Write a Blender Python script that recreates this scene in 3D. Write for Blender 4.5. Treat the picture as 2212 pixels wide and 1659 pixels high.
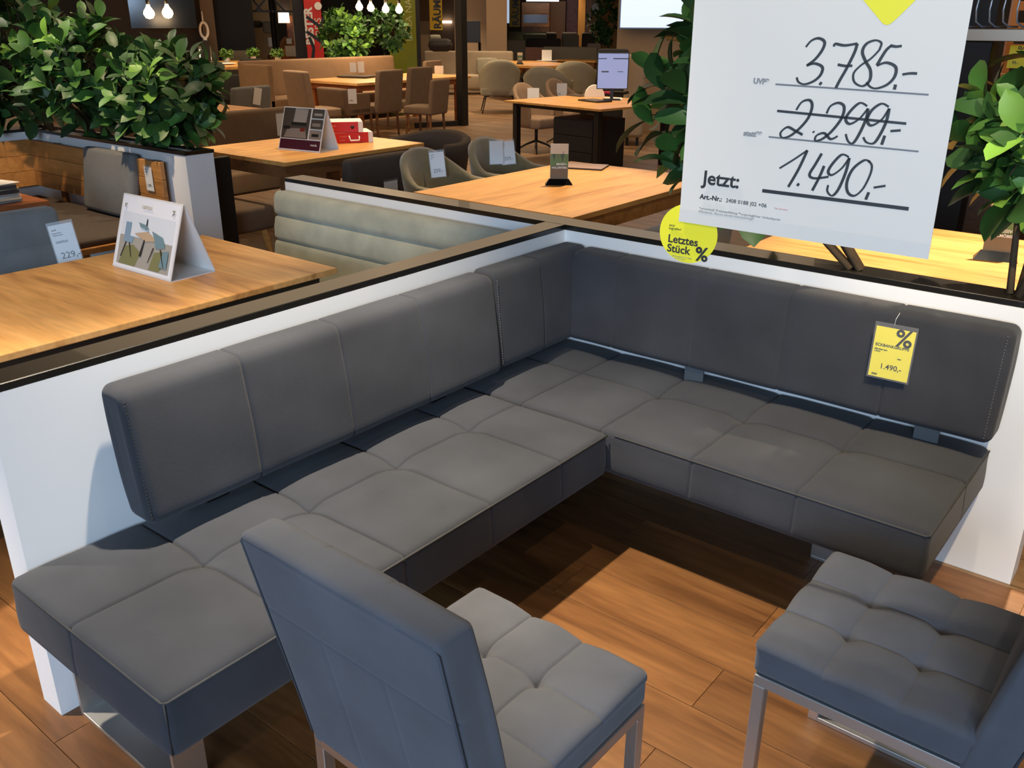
import bpy, bmesh, math, random
from mathutils import Vector, Matrix
random.seed(7)
C = bpy.context.scene.collection
for o in list(bpy.data.objects): bpy.data.objects.remove(o, do_unlink=True)
R = math.radians; PI = math.pi

# ------------------------------------------------------------------ camera
CAM = Vector((2.0903, -2.9502, 1.7127)); YAW = 2.2462; PIT = 0.3878; ROL = 0.0038; FPX = 1935.53
_f = Vector((math.cos(PIT)*math.cos(YAW), math.cos(PIT)*math.sin(YAW), -math.sin(PIT)))
_r = Vector((math.sin(YAW), -math.cos(YAW), 0)); _u = _r.cross(_f)
_r2 = _r*math.cos(ROL) + _u*math.sin(ROL); _u2 = -_r*math.sin(ROL) + _u*math.cos(ROL)
cd = bpy.data.cameras.new('camera'); cam = bpy.data.objects.new('camera', cd); C.objects.link(cam)
M = Matrix((( _r2.x, _u2.x, -_f.x, CAM.x), (_r2.y, _u2.y, -_f.y, CAM.y), (_r2.z, _u2.z, -_f.z, CAM.z), (0, 0, 0, 1)))
cam.matrix_world = M
cd.sensor_width = 36; cd.lens = FPX/2212*36; cd.clip_end = 200
bpy.context.scene.camera = cam
vs = bpy.context.scene.view_settings
bpy.context.scene.display_settings.display_device = 'sRGB'
vs.view_transform = 'Standard'; vs.look = 'None'; vs.gamma = 1; vs.use_curve_mapping = False
vs.exposure = 0.45
def ray(px, py):
    return (_r2*((px-1106)/FPX) - _u2*((py-829.5)/FPX) + _f)
def at(px, py, z=0.0):                       # point of the line of sight at a known height
    d = ray(px, py); return CAM + d*((z-CAM.z)/d.z)
def ad(px, py, X, Y):                        # same, at the known horizontal distance of (X, Y)
    d = ray(px, py); e = Vector((X-CAM.x, Y-CAM.y)); L = e.length; e /= L
    return CAM + d*(L/(d.x*e.x + d.y*e.y))

# ------------------------------------------------------------------ world + lights
w = bpy.data.worlds.new('world'); bpy.context.scene.world = w; w.use_nodes = True
w.node_tree.nodes['Background'].inputs[0].default_value = (1.0, 0.72, 0.46, 1)
w.node_tree.nodes['Background'].inputs[1].default_value = 0.06
def area(name, loc, target, sx, sy, power, col):
    l = bpy.data.lights.new(name, 'AREA'); l.shape = 'RECTANGLE'; l.size = sx; l.size_y = sy; l.energy = power; l.color = col
    o = bpy.data.objects.new(name, l); o.location = loc
    o.rotation_euler = (Vector(target)-Vector(loc)).to_track_quat('-Z', 'Y').to_euler(); C.objects.link(o); return o
def spot(loc, target, power, ang=60, blend=.5, col=(1, .78, .52), size=.04):
    l = bpy.data.lights.new('spot_light', 'SPOT'); l.energy = power; l.spot_size = R(ang); l.spot_blend = blend; l.color = col; l.shadow_soft_size = size
    o = bpy.data.objects.new('spot_light', l); o.location = loc
    o.rotation_euler = (Vector(target)-Vector(loc)).to_track_quat('-Z', 'Y').to_euler(); C.objects.link(o); return o
COOL = (.52, .72, 1.0); WARM = (1, .76, .50)
area('window_daylight', (3.7, -7.2, 2.45), (.4, -1.2, .5), 4.2, 1.5, 320, COOL)
spot((1.5, -3.3, 3.3), (1.42, -1.25, 1.62), 80, 28, .5, (1, .86, .66), .05)    # added to brighten the hanging poster and offset its blue cast
spot((-1.1, -3.1, 3.3), (-.75, -2.75, 0), 620, 48, .8, (1, .86, .68), .05)     # added to brighten the aisle floor at the left
spot((.34, -1.45, 3.25), (.44, -1.45, .4), 720, 62, 1.0, (1, .86, .68), .03)     # over the long bench
spot((2.7, -1.5, 3.3), (1.6, -1.3, 0), 30, 70, .9, (1, .80, .58), .03)
spot((1.1, -.85, 3.25), (1.1, -.7, .4), 60, 56, .9, (1, .82, .6), .03)        # over the corner bench
spot((2.3, -1.3, 3.3), (1.85, .0, .75), 340, 42, .9, (1, .78, .5), .03)         # right end of the partition
spot((1.7, 1.9, 3.3), (1.35, .95, .7), 900, 46, .7, WARM)                    # table behind the wall
spot((-1.3, 2.6, 3.2), (-1.15, 1.45, .7), 360, 50, .7, WARM)
spot((-1.0, -1.7, 3.2), (-1.0, -1.8, .7), 105, 55, .7, WARM)
spot((-1.5, -1.5, 3.3), (-1.2, -.02, .72), 140, 36, .7, WARM)
spot((-3.6, 2.4, 3.2), (-3.7, 1.8, .7), 200, 50, .7, WARM)
spot((-3.0, -.9, 3.2), (-4.0, .1, .6), 240, 50, .6, WARM)
spot((-5.0, -.5, 3.2), (-3.8, .2, 1.3), 70, 55, .8, (1, .88, .7))
spot((1.6, -1.2, 3.2), (.9, .2, 1.4), 110, 46, .8, (1, .9, .75))
for (x, y, e) in ((-5, 6.6, 320), (-8.8, 6.0, 330), (-10.6, 8.6, 380), (-7.0, 2.4, 120), (-9.3, 11.0, 330), (-11.8, 14.0, 420), (-15.8, 9.6, 420), (-14.5, 15.5, 380), (-12.3, 10.6, 200), (-11, 20, 420), (-20, 9, 380), (-20, 16, 480), (-16, 22, 500), (-5, 14, 220), (3, 5.5, 160), (-11, 4.6, 200)):
    spot((x, y, 3.3), (x+.2, y-.1, .5), e*.7, 85, .8, WARM, .08)
area('ceiling_fill', (-8, 8, 3.35), (-8, 8, 0), 14, 14, 420, (1, .72, .45))

# ------------------------------------------------------------------ materials
def srgb(h):
    v = [int(h[i:i+2], 16)/255 for i in (0, 2, 4)]
    return tuple(c/12.92 if c <= .04045 else ((c+.055)/1.055)**2.4 for c in v) + (1,)
_mc = {}
def mat(name, col, rough=.6, metal=0, noise=0, nscale=8, bump=0, bscale=200, sheen=0, emit=0, coat=0, trans=0, rnd=0, alpha=1, stretch=None, subs=0):
    if name in _mc: return _mc[name]
    m = bpy.data.materials.new(name); m.use_nodes = True; nt = m.node_tree; b = nt.nodes['Principled BSDF']
    c = srgb(col) if isinstance(col, str) else col
    b.inputs['Base Color'].default_value = c; b.inputs['Roughness'].default_value = rough; b.inputs['Metallic'].default_value = metal
    if name.startswith('grey_microfibre'): b.inputs['Specular IOR Level'].default_value = .12
    if sheen: b.inputs['Sheen Weight'].default_value = sheen; b.inputs['Sheen Roughness'].default_value = .6
    if coat: b.inputs['Coat Weight'].default_value = coat
    if trans: b.inputs['Transmission Weight'].default_value = trans
    if alpha < 1: b.inputs['Alpha'].default_value = alpha
    if subs: b.inputs['Subsurface Weight'].default_value = subs
    if emit: b.inputs['Emission Color'].default_value = c; b.inputs['Emission Strength'].default_value = emit
    tc = nt.nodes.new('ShaderNodeTexCoord'); src = tc.outputs['Object']
    if stretch:
        mp = nt.nodes.new('ShaderNodeMapping'); mp.inputs['Scale'].default_value = stretch; nt.links.new(src, mp.inputs[0]); src = mp.outputs[0]
    if noise or rnd:
        mx = nt.nodes.new('ShaderNodeHueSaturation'); mx.inputs['Color'].default_value = c
        val = None
        if noise:
            n = nt.nodes.new('ShaderNodeTexNoise'); n.inputs['Scale'].default_value = nscale; n.inputs['Detail'].default_value = 5; nt.links.new(src, n.inputs[0])
            mr = nt.nodes.new('ShaderNodeMapRange'); mr.inputs[1].default_value = .3; mr.inputs[2].default_value = .7
            mr.inputs[3].default_value = 1-noise; mr.inputs[4].default_value = 1+noise; nt.links.new(n.outputs[0], mr.inputs[0]); val = mr.outputs[0]
        if rnd:
            oi = nt.nodes.new('ShaderNodeObjectInfo'); m2 = nt.nodes.new('ShaderNodeMapRange'); m2.inputs[3].default_value = 1-rnd; m2.inputs[4].default_value = 1+rnd
            nt.links.new(oi.outputs['Random'], m2.inputs[0])
            if val:
                ml = nt.nodes.new('ShaderNodeMath'); ml.operation = 'MULTIPLY'; nt.links.new(val, ml.inputs[0]); nt.links.new(m2.outputs[0], ml.inputs[1]); val = ml.outputs[0]
            else: val = m2.outputs[0]
        nt.links.new(val, mx.inputs['Value']); nt.links.new(mx.outputs[0], b.inputs['Base Color'])
    if bump:
        n = nt.nodes.new('ShaderNodeTexNoise'); n.inputs['Scale'].default_value = bscale; n.inputs['Detail'].default_value = 3; nt.links.new(src, n.inputs[0])
        bp = nt.nodes.new('ShaderNodeBump'); bp.inputs['Strength'].default_value = bump; bp.inputs['Distance'].default_value = .002
        nt.links.new(n.outputs[0], bp.inputs['Height']); nt.links.new(bp.outputs[0], b.inputs['Normal'])
    _mc[name] = m; return m
def wood(name, c1, c2, c3, axis=0, rough=.45, scale=1.0, knots=.5, planks=None):
    m = bpy.data.materials.new(name); m.use_nodes = True; nt = m.node_tree; L = nt.links; N = nt.nodes.new; b = nt.nodes['Principled BSDF']
    b.inputs['Roughness'].default_value = rough
    tc = N('ShaderNodeTexCoord'); oi = N('ShaderNodeObjectInfo')
    sc = N('ShaderNodeVectorMath'); sc.operation = 'SCALE'; sc.inputs['Scale'].default_value = 37; cb = N('ShaderNodeCombineXYZ')
    for i in range(3): L.new(oi.outputs['Random'], cb.inputs[i])
    L.new(cb.outputs[0], sc.inputs[0]); ad_ = N('ShaderNodeVectorMath'); L.new(tc.outputs['Object'], ad_.inputs[0]); L.new(sc.outputs[0], ad_.inputs[1])
    mp = N('ShaderNodeMapping'); s = [9*scale]*3; s[axis] = 1.1*scale; mp.inputs['Scale'].default_value = s; L.new(ad_.outputs[0], mp.inputs[0])
    n1 = N('ShaderNodeTexNoise'); n1.inputs['Scale'].default_value = 1.0; n1.inputs['Detail'].default_value = 6; n1.inputs['Distortion'].default_value = 1.2; L.new(mp.outputs[0], n1.inputs[0])
    n2 = N('ShaderNodeTexNoise'); n2.inputs['Scale'].default_value = 7; n2.inputs['Detail'].default_value = 4; L.new(mp.outputs[0], n2.inputs[0])
    r1 = N('ShaderNodeValToRGB'); e = r1.color_ramp.elements; e[0].position = .3; e[0].color = srgb(c3); e[1].position = .68; e[1].color = srgb(c1)
    k = e.new(.45); k.color = srgb(c2); L.new(n1.outputs[0], r1.inputs[0])
    mr = N('ShaderNodeMapRange'); mr.inputs[1].default_value = .35; mr.inputs[2].default_value = .65; mr.inputs[3].default_value = .86; mr.inputs[4].default_value = 1.08; L.new(n2.outputs[0], mr.inputs[0])
    rr = N('ShaderNodeMapRange'); rr.inputs[3].default_value = .84; rr.inputs[4].default_value = 1.12; L.new(oi.outputs['Random'], rr.inputs[0])
    mu = N('ShaderNodeMath'); mu.operation = 'MULTIPLY'; L.new(mr.outputs[0], mu.inputs[0]); L.new(rr.outputs[0], mu.inputs[1])
    hs = N('ShaderNodeHueSaturation'); L.new(r1.outputs[0], hs.inputs['Color']); L.new(mu.outputs[0], hs.inputs['Value'])
    out = hs.outputs[0]
    if planks:
        bk = N('ShaderNodeTexBrick'); bk.inputs['Scale'].default_value = 1; bk.inputs['Brick Width'].default_value = 1.2; bk.inputs['Row Height'].default_value = .19
        bk.inputs['Mortar Size'].default_value = .003; bk.inputs['Color1'].default_value = (.8, .8, .8, 1); bk.inputs['Color2'].default_value = (1.1, 1.1, 1.1, 1); bk.inputs['Mortar'].default_value = (.3, .3, .3, 1)
        L.new(tc.outputs['Object'], bk.inputs[0]); mm = N('ShaderNodeMixRGB'); mm.blend_type = 'MULTIPLY'; mm.inputs[0].default_value = 1; L.new(out, mm.inputs[1]); L.new(bk.outputs[0], mm.inputs[2]); out = mm.outputs[0]
    L.new(out, b.inputs['Base Color'])
    bp = N('ShaderNodeBump'); bp.inputs['Strength'].default_value = .25; bp.inputs['Distance'].default_value = .001; L.new(n2.outputs[0], bp.inputs['Height']); L.new(bp.outputs[0], b.inputs['Normal'])
    return m
M_fab = mat('grey_microfibre', '33353a', .85, noise=.24, nscale=3.2, bump=.25, bscale=350, sheen=.10)
M_fab2 = mat('grey_microfibre_chair', '4d4f55', .85, noise=.18, nscale=5, bump=.25, bscale=350, sheen=.15)
M_pipe = mat('piping_cloth', '353535', .8)
M_thread = mat('stitching', '5c5854', .8)
M_thread_d = mat('dark_stitching', '2b2c2e', .8)
M_white = mat('white_lacquered_board', 'e6e5e2', .55, noise=.015, nscale=3)
M_cap = mat('glossy_black_cap', '15130f', .3, coat=.25)
M_capedge = mat('cap_edge', '161310', .45)
M_chrome = mat('brushed_steel', 'dcdcda', .42, 1)
M_chrome2 = mat('polished_steel', 'd8d6d2', .12, 1)
M_black = mat('black_metal', '161412', .5)
M_blackg = mat('black_plastic', '0e0d0d', .25)
M_paper = mat('white_card', 'e9e6e0', .6)
M_ink = mat('black_ink', '2b2b2e', .5)
M_inkg = mat('grey_print', '8d8c8b', .6)
M_yel = mat('yellow_card', 'ebe02c', .55)
M_yeld = mat('yellow_tag_paper', 'f4e31c', .55)
M_sleeve = mat('clear_sleeve', 'c8c8c6', .12, alpha=.10)
M_floor = wood('oak_laminate', '7d552f', '6d4725', '553418', 0, .42, 1.0)
M_floor2 = wood('oak_floor_far', '917253', '7e6245', '62492f', 0, .45, 1.0, planks=True)
M_oak = wood('wild_oak_top', 'dcab6c', 'd19c5c', 'a97540', 0, .38, .75)
M_oaky = wood('wild_oak_top_long', 'd6a05c', 'cc9450', 'ab7339', 1, .38, .75)
M_oakp = wood('pale_oak_top', 'dfa95f', 'd69e55', 'c08645', 1, .35, .7)
M_oakx = wood('oak_panel', 'bd8448', 'b0783d', '8f5f30', 0, .45, .8)
M_oakd = wood('brown_wood', '7d5430', '6d4828', '50341d', 1, .5, 1)
M_cherry = wood('cherry_wood', 'a9653a', '9d5b33', '7c4426', 1, .4, 1)
M_sage = mat('sage_velvet', 'a3a593', .8, noise=.16, nscale=9, bump=.2, bscale=60, sheen=.3)
M_slate = mat('slate_velvet', '777b7b', .8, noise=.12, nscale=9, bump=.2, bscale=60, sheen=.3)
M_grey = mat('grey_felt', '6d6d6b', .9, noise=.06, nscale=40, bump=.4, bscale=500)
M_dbrown = mat('dark_brown_cloth', '4a3f36', .9, noise=.08, nscale=30, bump=.3)
M_brown = mat('brown_cloth', '6b5642', .9, noise=.08, nscale=12, bump=.3)
M_taupe = mat('taupe_cloth', '8c735c', .9, noise=.06, nscale=12, bump=.3)
M_olive = mat('olive_velvet', '6e6440', .75, noise=.15, nscale=7, sheen=.5)
M_beige = mat('beige_cloth', 'a3927b', .9, noise=.05, nscale=8)
M_lgrey = mat('light_grey_green_cloth', '8b8572', .9, noise=.06, nscale=8)
M_char = mat('charcoal_cloth', '2e2f30', .9, noise=.1, nscale=12)
M_rust = mat('rust_leather', '8a4a28', .6)
M_tan = mat('tan_leather', '9a6a42', .6)
M_red = mat('red_print', 'c8201c', .45)
M_leaf = [mat('leaf_dark', '2f5127', .5, rnd=.35, subs=0), mat('leaf_mid', '406a2b', .5, rnd=.3), mat('leaf_light', '6c993c', .5, rnd=.25)]
M_stem = mat('stem_brown', '4b3a24', .8, noise=.2, nscale=30)
M_gravel = mat('pink_gravel', 'c9b5a6', .9, noise=.25, nscale=60, bump=1, bscale=80)

# ------------------------------------------------------------------ geometry helpers
def link(name, me, m, parent=None, smooth=False, loc=None, rot=None):
    mats = m if isinstance(m, (list, tuple)) else [m]
    for x in mats: me.materials.append(x)
    if smooth:
        for p in me.polygons: p.use_smooth = True
    o = bpy.data.objects.new(name, me); C.objects.link(o)
    if parent: o.parent = parent
    if loc is not None: o.location = loc
    if rot is not None: o.rotation_euler = rot
    return o
class B:
    def __init__(s): s.b = bmesh.new(); s.mi = 0
    def _set(s, fs):
        for f in fs: f.material_index = s.mi
    def box(s, x0, y0, z0, x1, y1, z1, bev=0, mtx=None, seg=2):
        n = len(s.b.faces)
        g = bmesh.ops.create_cube(s.b, size=1, matrix=Matrix.Translation(((x0+x1)/2, (y0+y1)/2, (z0+z1)/2)) @ Matrix.Diagonal((abs(x1-x0), abs(y1-y0), abs(z1-z0), 1)))
        vs_ = g['verts']
        if bev:
            es = {e for v in vs_ for e in v.link_edges}
            r = bmesh.ops.bevel(s.b, geom=list(es), offset=bev, segments=seg, affect='EDGES', profile=.5)
            vs_ = list({v for f in r['faces'] for v in f.verts} | {v for v in vs_ if v.is_valid})
        if mtx is not None: bmesh.ops.transform(s.b, matrix=mtx, verts=vs_)
        if s.mi:
            for f in list(s.b.faces)[n:]: f.material_index = s.mi
        return s
    def tube(s, pts, r, seg=8, closed=False, caps=True):
        pts = [Vector(p) for p in pts]; n = len(pts); rings = []; up = Vector((0, 0, 1)); prev = None
        for i, p in enumerate(pts):
            a = pts[(i-1) % n] if (closed or i) else p; c = pts[(i+1) % n] if (closed or i < n-1) else p
            t = (c-a).normalized()
            if prev is None:
                side = t.cross(up) if abs(t.z) < .95 else t.cross(Vector((1, 0, 0)))
            else: side = prev - t*prev.dot(t)
            side.normalize(); prev = side; o2 = t.cross(side); rr = r[i] if isinstance(r, (list, tuple)) else r
            rings.append([s.b.verts.new(p + side*(rr*math.cos(2*PI*k/seg)) + o2*(rr*math.sin(2*PI*k/seg))) for k in range(seg)])
        fs = []
        for i in range(n if closed else n-1):
            A, Bq = rings[i], rings[(i+1) % n]
            for k in range(seg): fs.append(s.b.faces.new((A[k], A[(k+1) % seg], Bq[(k+1) % seg], Bq[k])))
        if caps and not closed: fs.append(s.b.faces.new(rings[0][::-1])); fs.append(s.b.faces.new(rings[-1]))
        s._set(fs); return s
    def lathe(s, prof, seg=20, c=(0, 0, 0)):
        rings = []
        for r, z in prof: rings.append([s.b.verts.new((c[0]+max(r, 1e-4)*math.cos(2*PI*k/seg), c[1]+max(r, 1e-4)*math.sin(2*PI*k/seg), c[2]+z)) for k in range(seg)])
        fs = []
        for A, Bq in zip(rings, rings[1:]):
            for k in range(seg): fs.append(s.b.faces.new((A[k], A[(k+1) % seg], Bq[(k+1) % seg], Bq[k])))
        fs.append(s.b.faces.new(rings[0][::-1])); fs.append(s.b.faces.new(rings[-1])); s._set(fs); return s
    def poly(s, pts, th=0, n=None):                       # planar polygon, optional thickness along n
        v = [s.b.verts.new(Vector(p)) for p in pts]; fs = [s.b.faces.new(v)]
        if th:
            n = Vector(n); v2 = [s.b.verts.new(Vector(p)+n*th) for p in pts]; fs.append(s.b.faces.new(v2[::-1])); k = len(v)
            for i in range(k): fs.append(s.b.faces.new((v[i], v2[i], v2[(i+1) % k], v[(i+1) % k])))
        s._set(fs); return s
    def bar(s, a, b, w, d=None):                           # square bar from a to b
        a = Vector(a); b = Vector(b); d = d or w; t = (b-a); L = t.length
        q = t.to_track_quat('Z', 'X').to_matrix().to_4x4()
        return s.box(-w/2, -d/2, 0, w/2, d/2, L, mtx=Matrix.Translation(a) @ q)
    def make(s, name, m, parent=None, smooth=False, loc=None, rot=None, auto=None):
        bmesh.ops.recalc_face_normals(s.b, faces=s.b.faces)
        me = bpy.data.meshes.new(name); s.b.to_mesh(me); s.b.free()
        return link(name, me, m, parent, smooth, loc, rot)
def tag(o, label=None, cat=None, group=None, kind=None):
    if label: o['label'] = label
    if cat: o['category'] = cat
    if group: o['group'] = group
    if kind: o['kind'] = kind
    return o
def thing(name, label, cat, loc=(0, 0, 0), rz=0, group=None):
    o = bpy.data.objects.new(name, None); o.empty_display_size = .05; C.objects.link(o); o.location = loc; o.rotation_euler = (0, 0, rz)
    return tag(o, label, cat, group)
def cushion(name, x0, y0, z0, x1, y1, z1, r, m, parent=None, res=.04, disp=None, warp=None, seg=3, ex=(), ey=(), ez=(), fine=.003, **kw):
    """closed upholstered block: rounded edges (radius r), displaced along its normals, optionally bent"""
    def axis(a, b, ext):
        n = max(2, int(round((b-a-2*r)/res))); inner = [a+r+(b-a-2*r)*i/n for i in range(n+1)]
        e = [a + r*i/seg for i in range(seg)]; f = [b - r*i/seg for i in range(seg)][::-1]
        for s_ in ext: inner += [s_+fine*k for k in (-2.5, -1.4, -.6, 0, .6, 1.4, 2.5) if a+r < s_+fine*k < b-r]
        inner = sorted(inner); inner = [v for i_, v in enumerate(inner) if i_ == 0 or v-inner[i_-1] > 1e-5]
        return e + inner + f
    X, Y, Z = axis(x0, x1, ex), axis(y0, y1, ey), axis(z0, z1, ez); nx, ny, nz = len(X), len(Y), len(Z); idx = {}; V = []; F = []
    def vid(i, j, k):
        key = (i, j, k)
        if key in idx: return idx[key]
        p = Vector((X[i], Y[j], Z[k]))
        c = Vector((min(max(p.x, x0+r), x1-r), min(max(p.y, y0+r), y1-r), min(max(p.z, z0+r), z1-r))); d = p-c
        # push onto sphere-ish rounding
        nrm = Vector((0, 0, 0))
        for a in range(3):
            nrm[a] = d[a]
        if nrm.length < 1e-9: nrm = Vector((0, 0, 1))
        mx_ = max(abs(nrm.x), abs(nrm.y), abs(nrm.z)); nrm.normalize()
        q = c + nrm*r if mx_ > r-1e-6 else p
        if disp: q = q + nrm*disp(q, nrm)
        if warp: q = Vector(warp(q))
        idx[key] = len(V); V.append(q); return idx[key]
    def face(fn, A, Bn, flip):
        for a in range(A-1):
            for b in range(Bn-1):
                f = [fn(a, b), fn(a+1, b), fn(a+1, b+1), fn(a, b+1)]
                F.append(f[::-1] if flip else f)
    face(lambda a, b: vid(a, b, 0), nx, ny, True); face(lambda a, b: vid(a, b, nz-1), nx, ny, False)
    face(lambda a, b: vid(a, 0, b), nx, nz, False); face(lambda a, b: vid(a, ny-1, b), nx, nz, True)
    face(lambda a, b: vid(0, a, b), ny, nz, True); face(lambda a, b: vid(nx-1, a, b), ny, nz, False)
    me = bpy.data.meshes.new(name); me.from_pydata(V, [], F); me.update()
    return link(name, me, m, parent, True, **kw)
def gauss(d, s): return math.exp(-(d/s)**2)
def text(name, s, size, m, parent, loc, rot, align='LEFT', ext=.0003, bold=0, sx=1.0, shear=0):
    cu = bpy.data.curves.new(name, 'FONT'); cu.body = s; cu.size = size; cu.align_x = align; cu.extrude = ext; cu.offset = bold; cu.shear = shear; cu.resolution_u = 3
    t = bpy.data.objects.new(name, cu); C.objects.link(t); dg = bpy.context.evaluated_depsgraph_get()
    me = bpy.data.meshes.new_from_object(t.evaluated_get(dg)); bpy.data.objects.remove(t, do_unlink=True); bpy.data.curves.remove(cu)
    if len(me.vertices) == 0: return None
    o = link(name, me, m, parent, False, loc, rot); o.scale = (sx, 1, 1); return o
UP = R(90)
def ribbon(bq, pts, w, y, smooth=True):
    """flat brush stroke in the local XZ plane"""
    P = [Vector((a, b)) for a, b in pts]
    if smooth and len(P) > 2:
        Q = []
        for i in range(len(P)-1):
            p0 = P[max(i-1, 0)]; p1 = P[i]; p2 = P[i+1]; p3 = P[min(i+2, len(P)-1)]
            for k in range(6):
                t = k/6; Q.append(.5*((2*p1)+(p2-p0)*t+(2*p0-5*p1+4*p2-p3)*t*t+(3*p1-p0-3*p2+p3)*t*t*t))
        Q.append(P[-1]); P = Q
    L = []; n = len(P)
    for i in range(n):
        t = (P[min(i+1, n-1)]-P[max(i-1, 0)]).normalized(); nn = Vector((-t.y, t.x))
        # broad-nib pen: strokes going down to the right are thicker
        ww = w*(.62+.55*abs(t.x*.75-t.y*.25 if False else t.dot(Vector((.35, -.94)))*.6+.25))
        L.append((P[i]+nn*ww/2, P[i]-nn*ww/2))
    v = [(bq.b.verts.new((a.x, y, a.y)), bq.b.verts.new((c.x, y, c.y))) for a, c in L]
    for a, c in zip(v, v[1:]): bq.b.faces.new((a[0], a[1], c[1], c[0]))

# ================================================================== SETTING
b = B()
X0, X1, Y0, Y1 = -1.12, 2.72, -3.44, -.02
b.box(-28, -7.5, -.2, X0, 28, 0); b.box(X1, -7.5, -.2, 6, 28, 0); b.box(X0, -7.5, -.2, X1, Y0, 0); b.box(X0, Y1, -.2, X1, 28, 0); b.box(X0, Y0, -.2, X1, Y1, -.006)
floor = tag(b.make('floor', M_floor2), kind='structure')
pl = bpy.data.meshes.new('plank'); bb = B().box(-.6+.0008, -.095+.0008, -.006, .6-.0008, .095-.0008, 0, .0006, seg=1).b; bb.to_mesh(pl); bb.free(); pl.materials.append(M_floor)
plh = bpy.data.meshes.new('plank_short'); bb = B().box(-.3+.0008, -.095+.0008, -.006, .3-.0008, .095-.0008, 0, .0006, seg=1).b; bb.to_mesh(plh); bb.free(); plh.materials.append(M_floor)
row = 0; y = Y0+.095
while y < Y1-.09:
    x = X0 + (0, -.6, -.6, 0)[row % 4]*0
    lens = [.6] if row % 2 else []
    while x < X1-.3:
        Lp = .6 if ((row % 2 and x == X0) or x+1.2 > X1+.01) else 1.2
        o = bpy.data.objects.new('plank', pl if Lp == 1.2 else plh); C.objects.link(o); o.parent = floor; o.location = (x+Lp/2, y, 0); x += Lp
    y += .19; row += 1
tag(B().box(-28, -7.5, 3.5, 6, 28, 3.6).make('ceiling', mat('ceiling_board', '4a3f36', .9)), kind='structure')
M_wallfar = mat('far_wall_paint', 'a08c74', .9, noise=.04, nscale=2)
tag(B().box(-28.2, -7.5, 0, -28, 28, 3.5).make('wall_left', M_wallfar), kind='structure')
tag(B().box(-28, 28, 0, 6, 28.2, 3.5).make('wall_back', M_wallfar), kind='structure')
tag(B().box(6, -7.5, 0, 6.2, 28, 3.5).make('wall_right', M_wallfar), kind='structure')
b = B(); b.box(-28, -7.7, 0, 1.3, -7.5, 3.5); b.box(5.8, -7.7, 0, 6, -7.5, 3.5); b.box(1.3, -7.7, 0, 5.8, -7.5, .7); b.box(1.3, -7.7, 3.1, 5.8, -7.5, 3.5)
tag(b.make('wall_front', M_wallfar), kind='structure')
b = B(); b.box(1.3, -7.62, .7, 5.8, -7.56, .76); b.box(1.3, -7.62, 3.04, 5.8, -7.56, 3.1); b.box(3.5, -7.62, .76, 3.56, -7.56, 3.04)
tag(b.make('window_1', M_black), kind='structure')
# waist-high partition walls (structure) and their black caps
H = .9165; HC = .937
b = B(); b.box(-.098, -2.24, 0, 0, 0, H); tag(b.make('wall_booth_side', M_white), kind='structure')
b = B(); b.box(-1.8, 0, 0, 1.82, .115, H, 0); tag(b.make('wall_booth_back', M_white), kind='structure')
b = B(); b.box(-.100, -2.24, H, 0, -.0005, HC, .002, seg=1); tag(b.make('trim_1', M_cap), kind='structure')
b = B(); b.box(-1.8, 0, H, 1.82, .12, HC, .002, seg=1); tag(b.make('trim_2', M_cap), kind='structure')
# planter partition at the far left
b = B(); b.box(-5.2, .2, 0, -3.03, .24, H); b.box(-5.2, .36, 0, -3.03, .40, H); b.box(-3.07, .24, 0, -3.03, .36, H); b.box(-5.2, .24, 0, -5.16, .36, H)
b.box(-5.23, -3.2, 0, -5.05, .2, H)
tag(b.make('wall_planter', M_white), kind='structure')
b = B(); b.box(-5.25, .195, H, -3.025, .235, HC); b.box(-5.25, .365, H, -3.025, .405, HC); b.box(-3.06, .235, H, -3.025, .365, HC); b.box(-5.25, .235, H, -5.2, .365, HC)
b.box(-5.25, -3.2, H, -5.045, .195, HC)
tag(b.make('trim_3', M_cap), kind='structure')
gv = B()
for k in range(420):
    x = random.uniform(-5.15, -3.09); y = random.uniform(.25, .35); r_ = random.uniform(.008, .016)
    gv.box(x-r_, y-r_*.8, .895, x+r_, y+r_*.8, .905+r_, .004, seg=1)
gv.box(-5.155, .245, .88, -3.075, .355, .90)
tag(gv.make('gravel', M_gravel), 'pale pink gravel filling the planter partition', 'gravel', kind='stuff')

# ================================================================== BENCHES
S = .335
def seat_disp(xs, ys, xc, yc, w0, w1, crown=.010):
    """xs, ys: seam lines; tufts where they cross (xc, yc lists)"""
    def f(p, n):
        d = 0
        if n.z > .3:
            for x in xs: d -= .0055*gauss(p.x-x, .0042)
            for y in ys: d -= .0055*gauss(p.y-y, .0042)
            for x in xc:
                for y in yc:
                    q = math.hypot(p.x-x, p.y-y); d -= .015*gauss(q, .04)
            # gentle pillows between seams
            lx = min([abs(p.x-x) for x in xs+w0]); ly = min([abs(p.y-y) for y in ys+w1])
            d += crown*min(1, lx/.10)**.6*min(1, ly/.10)**.6*n.z - .002
            d += .0012*math.sin(p.x*23+p.y*11)*math.sin(p.y*19)
        elif abs(n.z) < .3:
            if abs(n.y) > .5:
                for x in xs: d -= .003*gauss(p.x-x, .004)
            else:
                for y in ys: d -= .003*gauss(p.y-y, .004)
            if p.z < .45: d += .002*math.sin(p.z*40)
        return d
    return f
BZ, SZ = .305, .462
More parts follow.
